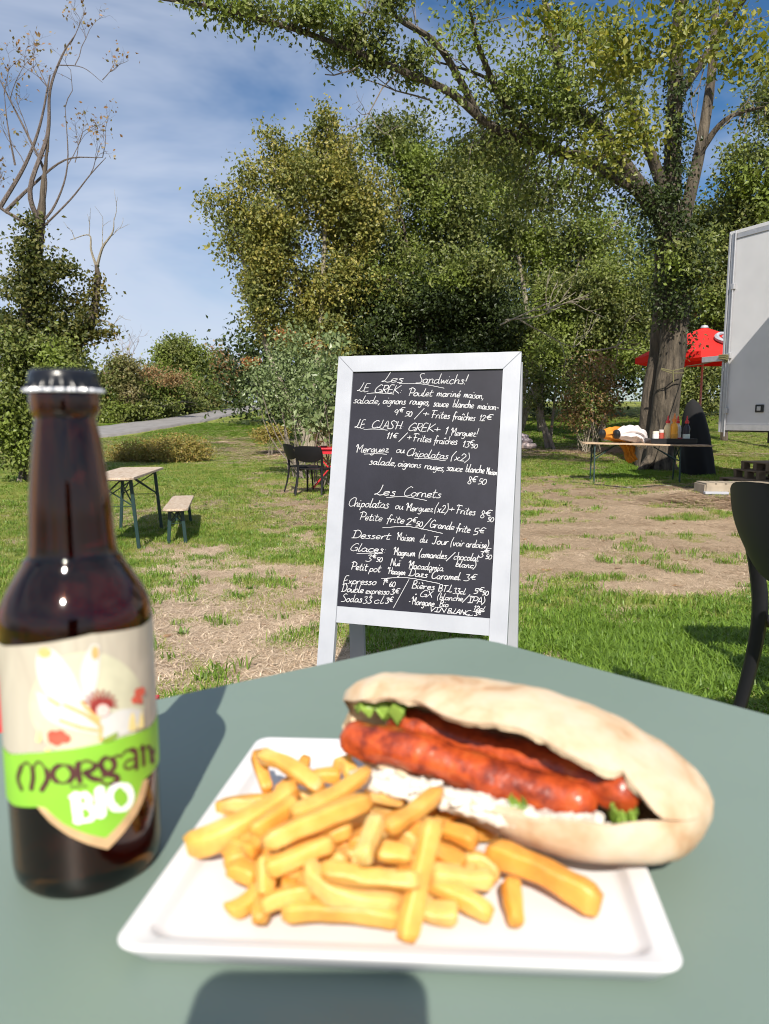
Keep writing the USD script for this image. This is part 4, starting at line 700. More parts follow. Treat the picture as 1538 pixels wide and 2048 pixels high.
def put_fry(m, mat, smooth=50):
    v, f = m; p = put('french_fry', m, mat, smooth=True); c = v - v.mean(0); ax = np.linalg.svd(c[::7], full_matrices=False)[2][0]; q = np.abs(c @ ax); q = q / q.max()
    UsdGeom.PrimvarsAPI(p).CreatePrimvar('tip', Sdf.ValueTypeNames.FloatArray, 'vertex').Set(Vt.FloatArray.FromNumpy(np.clip((q - .8) / .2, 0, 1).astype(np.float32))); return p
ZF = .0075
C6 = lambda x, y, h: T(200 + x / 1.788, 1420 + y / 1.788, h)
FR = [((560, 155), (598, 290), .026, .016, 'short fry standing up behind the left side of the heap', 1), ((572, 160), (792, 282), .031, .029, 'pale fry lying across the top left of the heap, pointing at the sandwich', 0), ((742, 172), (640, 300), .018, .014, 'fry tip poking out at the back left of the heap', 1),
      ((960, 218), (690, 372), .036, .034, 'long fry on the crest of the heap below the left sausage end', 0), ((1152, 212), (975, 256), .026, .026, 'fry resting against the sandwich at the back of the heap', 0), ((962, 322), (585, 480), .036, .031, 'longest fry slanting across the middle of the heap', 0), ((1212, 290), (1030, 425), .034, .037, 'thick fry leaning on the bread edge', 0),
      ((998, 385), (938, 535), .041, .037, 'stubby pale fry lying on top at the centre of the heap', 2), ((1192, 385), (1092, 825), .04, .006, 'upright long fry at the front hanging over the plate rim', 0), ((832, 470), (592, 572), .028, .024, 'fry just below the longest one, left of centre', 0), ((460, 565), (560, 600), .015, .013, 'short steep fry at the left end of the heap', 1), ((590, 520), (592, 655), .024, .014, 'fry over the left part of the long front one', 0),
      ((455, 715), (570, 630), .0085, .012, 'fry at the lower left corner of the heap', 1), ((790, 570), (1145, 612), .03, .026, 'broad fry lying flat across the front of the heap', 0), ((650, 722), (1075, 742), .011, .010, 'long fry along the front foot of the heap', 0), ((580, 700), (760, 655), .013, .016, 'pale fry end at the front right of the heap', 0), ((1140, 715), (1282, 725), .010, .010, 'pale flat fry below the right slope of the heap', 2),
      ((1175, 610), (1405, 735), .016, .009, 'fry sliding off the right front of the heap', 0), ((1185, 585), (1405, 605), .020, .014, 'small fry near the bread edge, right of the thick leaning one', 2), ((1468, 610), (1490, 770), .014, .0075, 'short fry lying alone at the right of the heap', 1), ((1385, 505), (1790, 700), .016, .009, 'big thick fry lying under the front of the bread, rightmost on the plate', 1), ((1225, 430), (1345, 475), .022, .022, 'fry sloping down the right flank of the heap', 1), ((1180, 480), (1300, 560), .02, .016, 'pale fry peeping from between the stubby one and the upright one', 1),
      ((1030, 440), (1140, 475), .024, .022, 'pale fry crossing under the upright long one', 2), ((990, 500), (1115, 525), .024, .022, 'short fry at the centre left, beneath the broad flat one', 0), ((650, 600), (740, 590), .016, .016, 'fry tip at the very back of the heap under the sausage', 0), ((850, 195), (905, 240), .018, .018, 'fry lying sideways at the back of the heap', 0), ((760, 240), (860, 235), .018, .018, 'pale fry behind the thick leaning one', 1), ((970, 300), (1090, 320), .022, .022, 'fry parallel to the longest one, further back', 2), ((700, 320), (540, 440), .028, .022, 'fry under the left half of the longest one', 1), ((640, 560), (780, 480), .018, .022, 'pale fry beside the thick one at the far right', 1), ((1290, 535), (1430, 590), .012, .010, 'short fry above the left edge of the heap', 2), ((520, 500), (560, 470), .02, .02, 'fry under the top of the upright one', 1), ((1100, 400), (1180, 440), .028, .026, 'low fry at the left foot of the heap', 1), ((560, 540), (480, 580), .012, .010, 'fry in the hollow left of the stubby pale one', 0), ((690, 470), (900, 420), .02, .024, 'fry in the hollow right of the upright one', 0), ((1060, 560), (1200, 520), .016, .018, 'fry at the front left foot of the heap', 1)]
HID = 'golden fry half buried among the others in the heap'
k = 0
for a, b, h0, h1, lb, mi in FR:
    k += 1; w = .0094 if k == 21 else rng.uniform(.0057, .0068)
    tag(put_fry(fry(C6(*a, h0), C6(*b, h1), w, rng.normal(), k, FRY[mi]), FRY[mi]), lb or HID, 'fry', 'fries heaped on the plate')
k += 1; P0, PM, P1 = C6(308, 488, .011), C6(500, 415, .019), C6(705, 275, .026)
tag(put_fry(fry(P0, P1, .0082, 0, k, FRY[0], PM), FRY[0]), 'long bent fry reaching out over the left rim of the plate', 'fry', 'fries heaped on the plate')
k += 1; P0, PM, P1 = C6(735, 555, .022), C6(850, 655, .018), C6(1075, 690, .013)
tag(put_fry(fry(P0, P1, .0085, 0, k, FRY[2], PM), FRY[2]), 'curved pale fry in the front middle of the heap', 'fry', 'fries heaped on the plate')
for j in range(58):
    k += 1; x, y = rng.uniform(590, 1230), rng.uniform(310, 660); a = rng.uniform(0, 3.14); c = C6(x, y, rng.uniform(.007, .02 - .008 * abs(x - 900) / 350)); d = np.array([math.cos(a), math.sin(a) * .6, rng.normal() * .09]) * rng.uniform(.021, .031)
    tag(put_fry(fry(c - d, c + d, .0064, 0, k, FRY[j % 3]), FRY[j % 3]), HID, 'fry', 'fries heaped on the plate')
# ---------------------------------------------------------------- chalkboard
O3 = np.array([-.11329, 2.71785, CAMZ + .16951]); yaw, lean = -.29934, .21941
U = np.array([math.cos(yaw), math.sin(yaw), 0]); N0 = np.array([math.sin(yaw), -math.cos(yaw), 0]); W = math.cos(lean) * np.array([0, 0, -1.0]) + math.sin(lean) * N0; N = np.cross(W, U); N = N if N @ N0 > 0 else -N
WHITE = M('white_paint', {'g': ('geometry', {}), 'm': ('mapping', {'scale': (30, 30, 4)}), 'n': ('noise_texture', {'scale': 4.0, 'detail': 5.0}), 'n2': ('noise_texture', {'scale': 9.0, 'detail': 6.0}), 'r': ('rgb_ramp', {'ramp': [(.3, (.32, .335, .38)), (.7, (.37, .385, .43))]}), 'b': ('bump', {'strength': .3, 'distance': .001}), 'p': ('principled_bsdf', {'roughness': .5})},
          [('g.position', 'm.vector'), ('m.vector', 'n.vector'), ('g.position', 'n2.vector'), ('n2.fac', 'r.fac'), ('r.color', 'p.base_color'), ('n.fac', 'b.height'), ('b.normal', 'p.normal')])
SLATE = M('slate', {'g': ('geometry', {}), 'n': ('noise_texture', {'scale': 5.0, 'detail': 7.0, 'roughness': .7}), 'n2': ('noise_texture', {'scale': 600.0, 'detail': 2.0}), 'r': ('rgb_ramp', {'ramp': [(.3, (.011, .011, .018)), (.7, (.02, .02, .031))]}), 'b': ('bump', {'strength': .4, 'distance': .0006}), 'p': ('principled_bsdf', {'roughness': .5, 'specular_ior_level': .25})},
          [('g.position', 'n.vector'), ('g.position', 'n2.vector'), ('n.fac', 'r.fac'), ('r.color', 'p.base_color'), ('n2.fac', 'b.height'), ('b.normal', 'p.normal')])
def onb(pts, d): return np.array([O3 + U * a + W * b + N * d for a, b in pts])
def plate3(pts, d0, d1, fn=onb):
    c = np.mean(np.array(pts), 0); q = np.array(pts) + (c - np.array(pts)) / np.linalg.norm(c - np.array(pts), axis=1, keepdims=True) * .0022
    return rings([fn(pts, d0), fn(pts, d1 - .0018), fn(q, d1)])
g_l = (O3[2] - float(gz(*(O3 + W * 1.25 - U * .03)[:2]))) / math.cos(lean) + .01; g_r = (O3[2] - float(gz(*(O3 + W * 1.25 + U * .58)[:2]))) / math.cos(lean) + .01
bc = O3 + W * 1.26 + U * .275; bc[2] = float(gz(bc[0], bc[1]))
t = Thing('chalkboard', 'white-framed A-board with a handwritten menu standing on the lawn behind the table', 'chalkboard', bc)
t.part('stile', plate3([(-.06, -.06), (-.06, g_l), (0, g_l), (0, 0)], -.012, .011), WHITE, 20); t.part('stile', plate3([(.61, -.06), (.55, 0), (.55, g_r), (.61, g_r)], -.012, .011), WHITE, 20)
t.part('top_rail', plate3([(-.0593, -.06), (.0005, -.0002), (.5495, -.0002), (.6093, -.06)], -.012, .011), WHITE, 20)
t.part('bottom_rail', plate3([(.0006, .8562), (.0006, .914), (.5494, .914), (.5494, .8562)], -.012, .010), WHITE, 20)
pan = t.part('panel', plate3([(-.01, -.01), (-.01, .866), (.56, .866), (.56, -.01)], -.004, .004), SLATE, 20)
lr = .06; Wr = math.cos(lr) * np.array([0, 0, -1.0]) - math.sin(lr) * N0; Nr = -np.cross(Wr, U); Nr = Nr if Nr @ N0 < 0 else -Nr; Or = O3 + W * -.035 - N * .03
onr = lambda pts, d: np.array([Or + U * a + Wr * b + Nr * d for a, b in pts])
t.part('back_leg', plate3([(-.06, 0), (0, 0), (0, 1.3), (-.06, 1.3)], 0, .022, onr), WHITE, 20); t.part('back_leg', plate3([(.55, 0), (.61, 0), (.61, 1.3), (.55, 1.3)], 0, .022, onr), WHITE, 20)
t.part('back_panel', plate3([(.0005, .001), (.5495, .001), (.5495, .92), (.0005, .92)], .004, .016, onr), SLATE, 20)
HNG = plain('hinge_steel', (.4, .4, .4), .35, metal=.8)
for a in (.03, .52): t.part('hinge', box(O3 + U * a + W * -.04 - N * .02, (.05, .02, .014), frame(U, N)), HNG)
G = {'a': "8,8 5,10 1,7 1,2 4,0 7,3 9,9;9,9 8,3 9,0 12,1|11", 'b': "2,20 1,8 1,1 4,0 8,3 8,8 5,10 1,6|9", 'c': "8,8 5,10 1,7 1,2 4,0 8,2|9", 'd': "8,8 4,10 1,6 1,1 4,0 8,5;10,20 8,4 9,0 11,1|11", 'e': "1,4 7,6 7,9 4,10 1,7 1,2 4,0 8,2|9", 'f': "9,18 7,20 5,17 3,-6;0,9 8,10|8", 'g': "8,8 5,10 1,7 1,2 4,1 8,8 7,-4 4,-8 0,-6|10", 'h': "2,20 1,0 2,6 6,10 8,7 7,1 10,1|10", 'i': "2,10 1,1 4,1;3,14 3,15.5|5", 'l': "4,20 1,2 3,0 6,2|6",
 'm': "1,10 1,0 2,7 4,10 6,8 6,0 7,7 9,10 11,8 11,1 14,1|14", 'n': "1,10 1,0 2,7 5,10 7,8 7,1 10,1|10", 'o': "5,10 1,7 1,2 4,0 8,3 8,8 5,10 9,8|10", 'p': "2,10 0,-8;1,6 5,10 8,8 8,3 4,0 1,3|10", 'q': "8,8 5,10 1,7 1,2 4,1 8,9 7,-8|10", 'r': "1,10 1,0 2,7 5,10 7,9|8", 's': "7,9 4,10 2,8 6,4 5,0 0,0|8", 't': "4,17 2,3 4,0 7,2;0,11 8,12|8", 'u': "1,10 1,2 4,0 7,4 8,10 8,1 11,1|10", 'v': "1,10 3,0 8,10|9", 'w': "1,10 3,0 6,8 8,0 11,10|12", 'x': "1,10 8,0;8,10 1,0|9", 'z': "1,9 6,10 1,1 8,0|8",
 'A': "0,0 6,20 10,0;2,7 9,8|11", 'B': "2,20 1,0;1,19 7,20 8,14 2,11;2,11 9,9 9,2 1,0|11", 'C': "13,18 9,20 2,14 1,4 6,0 13,4|13", 'D': "3,20 2,0;-1,18 8,20 13,12 9,2 -1,0|14", 'E': "9,20 2,19 1,0 9,1;1,10 8,11|10", 'F': "4,20 2,0;-2,18 2,20 12,19;0,10 9,11|11", 'G': "12,18 8,20 2,13 1,4 6,0 11,4;7,9 12,9 11,0|13", 'H': "2,20 1,0;11,20 10,0;0,10 11,11|12", 'I': "4,20 4,0;0,20 9,20;0,0 9,0|9", 'J': "9,20 7,3 3,0 0,3;2,19 13,20|12", 'K': "2,20 1,0;11,20 2,9;2,9 11,0|12", 'L': "8,22 6,10 3,2 0,1 3,3 8,0 13,2|12", 'M': "-2,15 2,20 2,0;2,18 6,9;6,9 12,20 11,3 14,0|14", 'N': "1,0 2,20;2,20 10,0;10,0 11,20|12", 'P': "3,20 1,0;-2,17 4,20 11,17 9,10 2,9|11", 'R': "3,20 1,0;1,19 8,19 8,12 2,10;2,10 9,0|10", 'S': "11,19 7,20 3,16 9,8 7,1 -1,0|11", 'T': "6,20 5,0;0,19 12,20|11", 'V': "0,20 4,0;4,0 10,20|10", 'X': "1,20 10,0;10,20 0,0|11",
 '0': "5,18 1,12 2,2 6,0 9,7 8,15 5,18|10", '1': "2,14 5,19;5,19 4,0|7", '2': "1,14 4,18 8,14 1,0;1,0 9,1|10", '3': "1,17 7,18 4,11 8,6 5,0 0,1|9", '5': "9,18 3,18;3,18 2,11 7,11 7,3 1,0|9", '6': "7,18 2,10 1,3 5,0 8,4 5,8 1,5|9", '8': "7,15 4,18 2,14 8,5 5,0 1,4 7,13 7,16|9", '9': "8,14 4,18 1,13 4,10 8,14 6,0|9", '€': "10,16 5,17 2,9 4,1 9,1;0,10 8,10;0,7 7,7|11", '+': "5,12 5,2;0,7 10,7|11", '/': "0,-4 8,20|9", '(': "6,22 1,10 3,-4|7", ')': "1,22 5,10 0,-4|7", '!': "4,20 2,6;1.5,1 1.5,0|6", ':': "2,8 2,9;1,1 1,2|5", ',': "3,2 1,-4|5", '.': "1,0 1.5,1|4", "'": "3,20 2,15|4", '"': "1,20 1,15;4,20 4,15|6", '-': "1,6 8,6|9", '·': "1.5,6 3,7.5 1.5,7|4", ' ': "|6"}
for a_, b_, c_ in (('é', 'e', ';4,13 7,17'), ('è', 'e', ';3,17 6,13'), ('î', 'i', ''), ('ï', 'i', ''),):
    s_, w_ = G[b_].split('|'); G[a_] = (s_.split(';')[0] + {'î': ';0,13 3,16 6,13', 'ï': ';0,14 0,15.5;4,14 4,15.5'}.get(a_, c_)) + '|' + w_
CH = plain('chalk', (.6, .6, .62), .8, .05, 300)
def inb(px, py):
    r = ray(px, py); o = np.array([0, 0, CAMZ]); tt = ((O3 - o) @ N) / (r @ N); q = o + r * tt - O3; return np.array([q @ U, q @ W])
SC_ = 3.4955
def cpt(x, y, blk): return inb(620 + x / SC_, (690 if blk == 1 else 960) + y / SC_)
def write(text, x0, y0, x1, y1, blk, xh=28, pen=.0014, jit=0):
    a, b = cpt(x0, y0, blk), cpt(x1, y1, blk); up_ = cpt(x0, y0 - xh, blk) - a; hgt = np.linalg.norm(up_) / 10; d = (b - a); ln = np.linalg.norm(d); d /= ln; nrm = np.array([d[1], -d[0]])
    adv = sum(float(G[c].split('|')[1]) for c in text); sx = ln / adv; x = 0; out = []; rr = random.Random(text + str(x0))
    for c in text:
        st, w = G[c].split('|')
        for s in [q for q in st.split(';') if q]:
            P = np.array([[float(k) for k in q.split(',')] for q in s.split()]); P = P + np.array([[rr.gauss(0, .25), rr.gauss(0, .3)] for _ in P])
            X_ = (x + P[:, 0] + .16 * P[:, 1]) * sx; Y_ = (.84 * np.minimum(P[:, 1], 10) + 1.12 * np.maximum(P[:, 1] - 10, 0)) * hgt
            Q = a + X_[:, None] * d + Y_[:, None] * nrm; Q = spline(Q, 3) if len(Q) > 2 else Q
            out.append(tube(onb(Q, .0042), pen * rr.uniform(.8, 1.15), 4))
        x += float(w)
    return cat(*out)
def rule(pts, blk, pen=.0011): return tube(onb(spline(np.array([cpt(*q, blk) for q in pts]), 4), .0042), pen, 4)
LINES = [
 (1, [("Les", 500, 262, 652, 266, 34), ("Sandwichs!", 745, 268, 1100, 276, 34)], [[(625, 272), (780, 275), (940, 305)]]),
 (1, [("LE", 330, 325, 412, 328), ("GREK:", 450, 336, 648, 340), ("Poulet", 690, 358, 858, 362), ("mariné", 885, 360, 1050, 368), ("maison,", 1075, 368, 1215, 380)], [[(400, 341), (480, 338), (590, 346)]]),
 (1, [("salade,", 305, 408, 492, 415), ("oignons", 510, 412, 670, 418), ("rouges,", 697, 415, 838, 425), ("sauce", 862, 430, 968, 437), ("blanche", 998, 435, 1145, 445), ("maison-", 1170, 448, 1320, 458)], []),
 (1, [("9", 583, 492, 614, 493, 22), ("€", 622, 470, 660, 472, 20), ("50", 665, 500, 712, 502, 20), ("/", 735, 510, 785, 512, 34), ("+", 788, 500, 832, 502), ("Frites", 850, 512, 978, 518), ("fraîches", 995, 522, 1155, 532), ("12", 1178, 533, 1224, 535, 24), ("€", 1228, 522, 1275, 525, 22)], []),
 (1, [("LE", 315, 580, 384, 582), ("CLAS'H:", 430, 582, 655, 592), ("GREK+", 685, 602, 912, 610), ("1", 935, 625, 962, 626), ("Merguez!", 985, 635, 1175, 642)], [[(378, 592), (460, 590), (545, 598)]]),
 (1, [("11", 530, 657, 572, 660, 24), ("€", 578, 650, 614, 652, 20), ("/", 625, 668, 668, 670), ("+", 676, 665, 712, 667), ("Frites", 722, 675, 848, 682), ("fraîches", 865, 690, 1030, 698), ("13", 1060, 715, 1112, 718, 24), ("€", 1114, 695, 1144, 697, 18), ("50", 1125, 722, 1170, 724, 16)], []),
 (1, [("Merguez", 322, 752, 552, 752), ("ou", 603, 755, 660, 757), ("Chipolatas", 675, 775, 966, 800), ("(x2)", 980, 805, 1112, 820, 30)], [[(380, 765), (470, 762), (540, 766)], [(730, 793), (840, 798), (950, 812)]]),
 (1, [("salade,", 415, 835, 606, 848), ("oignons", 615, 850, 776, 862), ("rouges,", 800, 865, 942, 885), ("sauce", 955, 878, 1066, 888), ("blanche", 1088, 888, 1220, 898), ("Maison", 1232, 903, 1306, 912, 24)], []),
 (1, [("8", 1098, 972, 1128, 973, 30), ("€", 1130, 958, 1168, 960, 24), ("50", 1172, 974, 1230, 978, 22)], []),
 (2, [("Les", 450, 105, 600, 112, 34), ("Cornets", 655, 112, 916, 128, 34)], [[(535, 125), (660, 118), (820, 145)]]),
 (2, [("Chipolatas", 270, 185, 552, 198, 32), ("ou", 595, 202, 650, 208), ("Merguez", 672, 216, 862, 225), ("(x2)", 868, 225, 965, 235, 32), ("+", 970, 222, 1010, 224), ("Frites", 1022, 236, 1156, 248, 30), ("8", 1186, 266, 1218, 268, 30), ("€", 1222, 248, 1270, 250, 22), ("50", 1238, 290, 1282, 294, 18)], []),
 (2, [("Petite", 350, 278, 506, 290), ("frite", 535, 295, 660, 305), ("2", 670, 315, 712, 317), ("€", 714, 295, 748, 297, 20), ("50", 738, 325, 786, 328, 20), ("/", 790, 335, 836, 338, 36), ("Grande", 835, 332, 1008, 350), ("frite", 1020, 358, 1120, 370), ("5", 1140, 385, 1172, 387), ("€", 1178, 370, 1224, 373, 22)], [[(510, 335), (700, 328), (930, 375)]]),
 (2, [("Dessert", 298, 405, 562, 418), ("Maison", 608, 420, 732, 430), ("du", 768, 435, 820, 440), ("Jour", 852, 448, 968, 455), ("(voir", 982, 460, 1078, 466), ("ardoise)", 1090, 468, 1250, 480)], []),
 (2, [("3", 1180, 540, 1212, 542, 24), ("€", 1214, 510, 1262, 512, 20), ("50", 1226, 552, 1268, 556, 18)], []),
 (2, [("Glaces:", 280, 495, 537, 510), ("Magnum", 586, 525, 737, 535), ("(amandes", 760, 540, 957, 552), ("/", 958, 558, 1005, 560), ("chocolat", 1005, 555, 1182, 570)], [[(330, 516), (420, 512), (510, 514)]]),
 (2, [("3", 390, 570, 432, 571, 26), ("€", 436, 545, 470, 546, 18), ("50", 463, 570, 506, 574, 18), ("blanc)", 1018, 605, 1162, 620, 24)], []),
 (2, [("Nuï", 562, 600, 634, 602, 26), ("Macadamia", 690, 618, 932, 638)], []),
 (2, [("Petit", 290, 625, 402, 635), ("pot", 415, 640, 496, 645), ("\"Haagen", 540, 655, 668, 665, 24), ("Dazs\"", 690, 670, 842, 685, 26), ("Caramel.", 850, 690, 1060, 700), ("3", 1076, 705, 1116, 707), ("€", 1120, 697, 1167, 699, 24)], [[(500, 690), (680, 684), (910, 725)]]),
 (2, [("Expresso", 235, 725, 466, 735), ("1", 503, 735, 524, 736, 24), ("€", 525, 715, 552, 716, 18), ("60", 553, 745, 597, 747, 20)], []),
 (2, [("Double", 222, 780, 376, 790), ("expresso", 390, 795, 556, 800, 26), ("3", 563, 800, 592, 801, 22), ("€", 594, 790, 627, 792, 20)], []),
 (2, [("Sodas", 222, 850, 367, 855), ("33", 372, 862, 432, 863, 26), ("cl", 446, 862, 516, 864), ("3", 527, 862, 552, 863, 22), ("€", 553, 850, 584, 852, 20)], []),
 (2, [("Bières", 712, 756, 873, 770), ("BTL", 895, 778, 990, 785, 24), ("33cl", 1000, 793, 1087, 800, 22), ("5", 1143, 795, 1174, 797, 22), ("€", 1178, 780, 1214, 782, 18), ("50", 1203, 805, 1246, 808, 18)], [[(585, 895), (640, 795), (695, 695)]]),
 (2, [("·", 727, 815, 745, 816), ("GX", 767, 816, 857, 822, 24), ("(blanche", 888, 835, 1070, 848, 24), ("/", 1068, 848, 1110, 850, 26), ("IPA)", 1104, 858, 1224, 868, 24)], []),
 (2, [("·", 682, 865, 700, 866), ("Morgane", 712, 870, 870, 885), ("Bio", 905, 883, 967, 890, 22)], []),
 (2, [("VIN", 835, 918, 946, 928, 17), ("BLANC", 960, 930, 1118, 945, 17), ("12cl", 1140, 910, 1222, 918, 18), ("3", 1148, 948, 1170, 949, 16), ("€", 1170, 938, 1200, 940, 16)], [[(1075, 925), (1110, 948), (1140, 944)], [(1140, 918), (1180, 922), (1215, 922)]]),
]
for blk, ws, rl in LINES:
    for w in ws: t.part('chalk_word', write(w[0], *w[1:5], blk, w[5] if len(w) > 5 else 28), CH, False, under=pan)
    for q in rl: t.part('chalk_rule', rule(q, blk), CH, False, under=pan)

# ---------------------------------------------------------------- chairs
def chair(name, label, base, rz, group=None, mat=BLKM):
    """A moulded chair facing +y, local coordinates."""
    t = Thing(name, label, 'chair', base, group, rz, local=True)
    for s in (-1, 1):
        p = spline([(s * .225, -.29, 0), (s * .215, -.235, .2), (s * .205, -.205, .42), (s * .213, -.215, .56), (s * .222, -.25, .70), (s * .205, -.285, .80)], 5)
        t.part('rear_leg', tube(p, np.interp(np.linspace(0, 1, len(p)), [0, .45, .7, 1], [.0125, .019, .017, .01]), 8, 1.25), mat, 50)
        p = spline([(s * .225, .235, 0), (s * .215, .215, .22), (s * .2, .19, .415), (s * .195, .15, .44)], 5)
        t.part('front_leg', tube(p, np.linspace(.0125, .019, len(p)), 8, 1.25), mat, 50)
        p = spline([(s * .2, -.21, .425), (s * .2, 0, .425), (s * .195, .18, .43)], 5); t.part('side_rail', tube(p, .015, 8, 1.2), mat, 50)
    n_ = 40; a = np.linspace(0, 2 * np.pi, n_, endpoint=False); e = lambda q, k: np.sign(q) * np.abs(q) ** k
    def seatring(k, z, dip=0): return np.stack([.215 * k * e(np.cos(a), .55), -.005 + .215 * k * e(np.sin(a), .55), z - dip * (1 - np.abs(np.cos(a)) * .5) + 0 * a], 1)
    t.part('seat', rings([seatring(.9, .428), seatring(.985, .432), seatring(1, .44), seatring(.98, .448), seatring(.8, .447, .004), seatring(.4, .444, .006)]), mat, 40)
    nu, nv = 25, 12; uu = np.linspace(-1, 1, nu); rows = {1: [], -1: []}
    for v in np.linspace(0, 1, nv):
        zlo = .555 + .05 * np.abs(uu) ** 4 + .012 * np.abs(uu) ** 2 ; zhi = .815 - .012 * np.abs(uu) ** 2 - .02 * np.abs(uu) ** 8
        z = zlo + (zhi - zlo) * v; hw_ = .232 - .012 * (1 - v) ; y = -.222 - .075 * (z - .55) / .25 - .045 * (1 - uu ** 2) - .012 * math.sin(math.pi * v)
        for s in (1, -1): rows[s].append(np.stack([hw_ * uu, y + s * .005, z], 1))
    loop = [np.vstack([rows[1][k], rows[-1][k][::-1]]) for k in range(nv)]
    t.part('backrest', rings(loop), mat, 55)
    return t
cg = lambda px, y: gr(px, y)
near = np.array([1.25, 1.74, 0]); near[2] = float(gz(near[0], near[1]))
c0 = chair('black_chair', 'black plastic chair cut off by the right edge, close to the green table', near, -80)
b3_ = np.array([1.66, 2.34, 0]); b3_[2] = float(gz(b3_[0], b3_[1]))
copy_of(c0, 'black_chair', b3_, 165, 'black chair just outside the right edge, only its shadow falling on the grass in view', 'chair')
b1_ = np.array([at(594, 960, 12)[0], 12.05, 0]); b1_[2] = float(gz(b1_[0], b1_[1])) 
copy_of(c0, 'black_chair', b1_ + [.12, .1, .02], -62, 'left of the two black plastic chairs by the red table, turned sideways', 'chair')
b2_ = np.array([at(630, 960, 11.9)[0], 11.85, 0]); b2_[2] = float(gz(b2_[0], b2_[1]))
copy_of(c0, 'black_chair', b2_, -16, 'right of the two black chairs by the red table, its back to us', 'chair')
REDM = plain('red_paint', (.5, .018, .03), .35, .08, 10)
rc = np.array([at(660, 890, 12.9)[0], 12.9, 0]); rc[2] = float(gz(rc[0], rc[1]))
t = Thing('red_table', 'red folding garden table half hidden behind the chalkboard', 'table', rc)
t.part('tabletop', mv(slab(Polygon([(-.34, -.34), (.34, -.34), (.34, .34), (-.34, .34)]).buffer(.03), .685, .71), rc), REDM, 30)
for s in (-1, 1): t.part('apron', beam(rc + [-.33, s * .32, .645], rc + [.33, s * .32, .645], .02, .08), REDM, 30)
for s in (-1, 1): t.part('leg', cat(beam(rc + [-.28, s * .25, .02], rc + [.28, s * .25, .68], .03, .02), beam(rc + [.28, s * .22, .02], rc + [-.28, s * .22, .68], .03, .02)), REDM, 30)
t.part('foot_bar', cat(beam(rc + [-.28, -.3, .015], rc + [-.28, .3, .015], .025, .025), beam(rc + [.28, -.3, .015], rc + [.28, .3, .015], .025, .025)), REDM, 30)
tag(put('black_bowl', mv(lathe([(.0, .0), (.05, 0), (.07, .03), (.066, .03), (.045, .008), (0, .008)], 24), rc + [-.1, -.1, .7105]), BLK), 'small black bowl on the red table beside the chalkboard', 'bowl')
# red chair at the left edge
rb_ = np.array([-.62, .78, 0]); rb_[2] = float(gz(-.62, .78)); zt = 1.0
t = Thing('red_chair', 'red metal chair just showing at the left edge behind the bottle', 'chair', rb_)
for s in (-.2, .2): t.part('back_post', tube(spline([rb_ + [s, .16, 0], rb_ + [s, .08, .45], rb_ + [s, .0, .74]], 5), .011, 8), REDM)
for s in (-.2, .2): t.part('front_leg', tube([rb_ + [s, .5, 0], rb_ + [s, .44, .44]], .011, 8), REDM)
t.part('backrest', beam(rb_ + [-.225, 0, .655], rb_ + [.225, 0, .655], .016, .19, bev=.006), REDM, 30)
for k in range(5): t.part('seat_slat', beam(rb_ + [-.21, .12 + k * .085, .455], rb_ + [.21, .12 + k * .085, .455], .06, .015), REDM, 30)

# ---------------------------------------------------------------- beer tables and bench
WOOD = M('worn_wood', {'g': ('geometry', {}), 'm': ('mapping', {'scale': (26, 2.2, 20), 'rotation': (0, 0, -.1)}), 'n': ('noise_texture', {'scale': 3.0, 'detail': 7.0, 'distortion': .5}), 'r': ('rgb_ramp', {'ramp': [(.3, (.27, .19, .125)), (.5, (.42, .33, .25)), (.7, (.5, .44, .37))]}), 'b': ('bump', {'strength': .3, 'distance': .002}), 'p': ('principled_bsdf', {'roughness': .7})}, [('g.position', 'm.vector'), ('m.vector', 'n.vector'), ('n.fac', 'r.fac'), ('r.color', 'p.base_color'), ('n.fac', 'b.height'), ('b.normal', 'p.normal')])
WOODX = M('worn_wood_edge', {'g': ('geometry', {}), 'm': ('mapping', {'scale': (2.2, 26, 20)}), 'n': ('noise_texture', {'scale': 3.0, 'detail': 7.0}), 'r': ('rgb_ramp', {'ramp': [(.3, (.3, .2, .12)), (.7, (.48, .37, .26))]}), 'p': ('principled_bsdf', {'roughness': .65})}, [('g.position', 'm.vector'), ('m.vector', 'n.vector'), ('n.fac', 'r.fac'), ('r.color', 'p.base_color')])
TEAL = plain('teal_steel', (.008, .03, .029), .45, .2, 20)
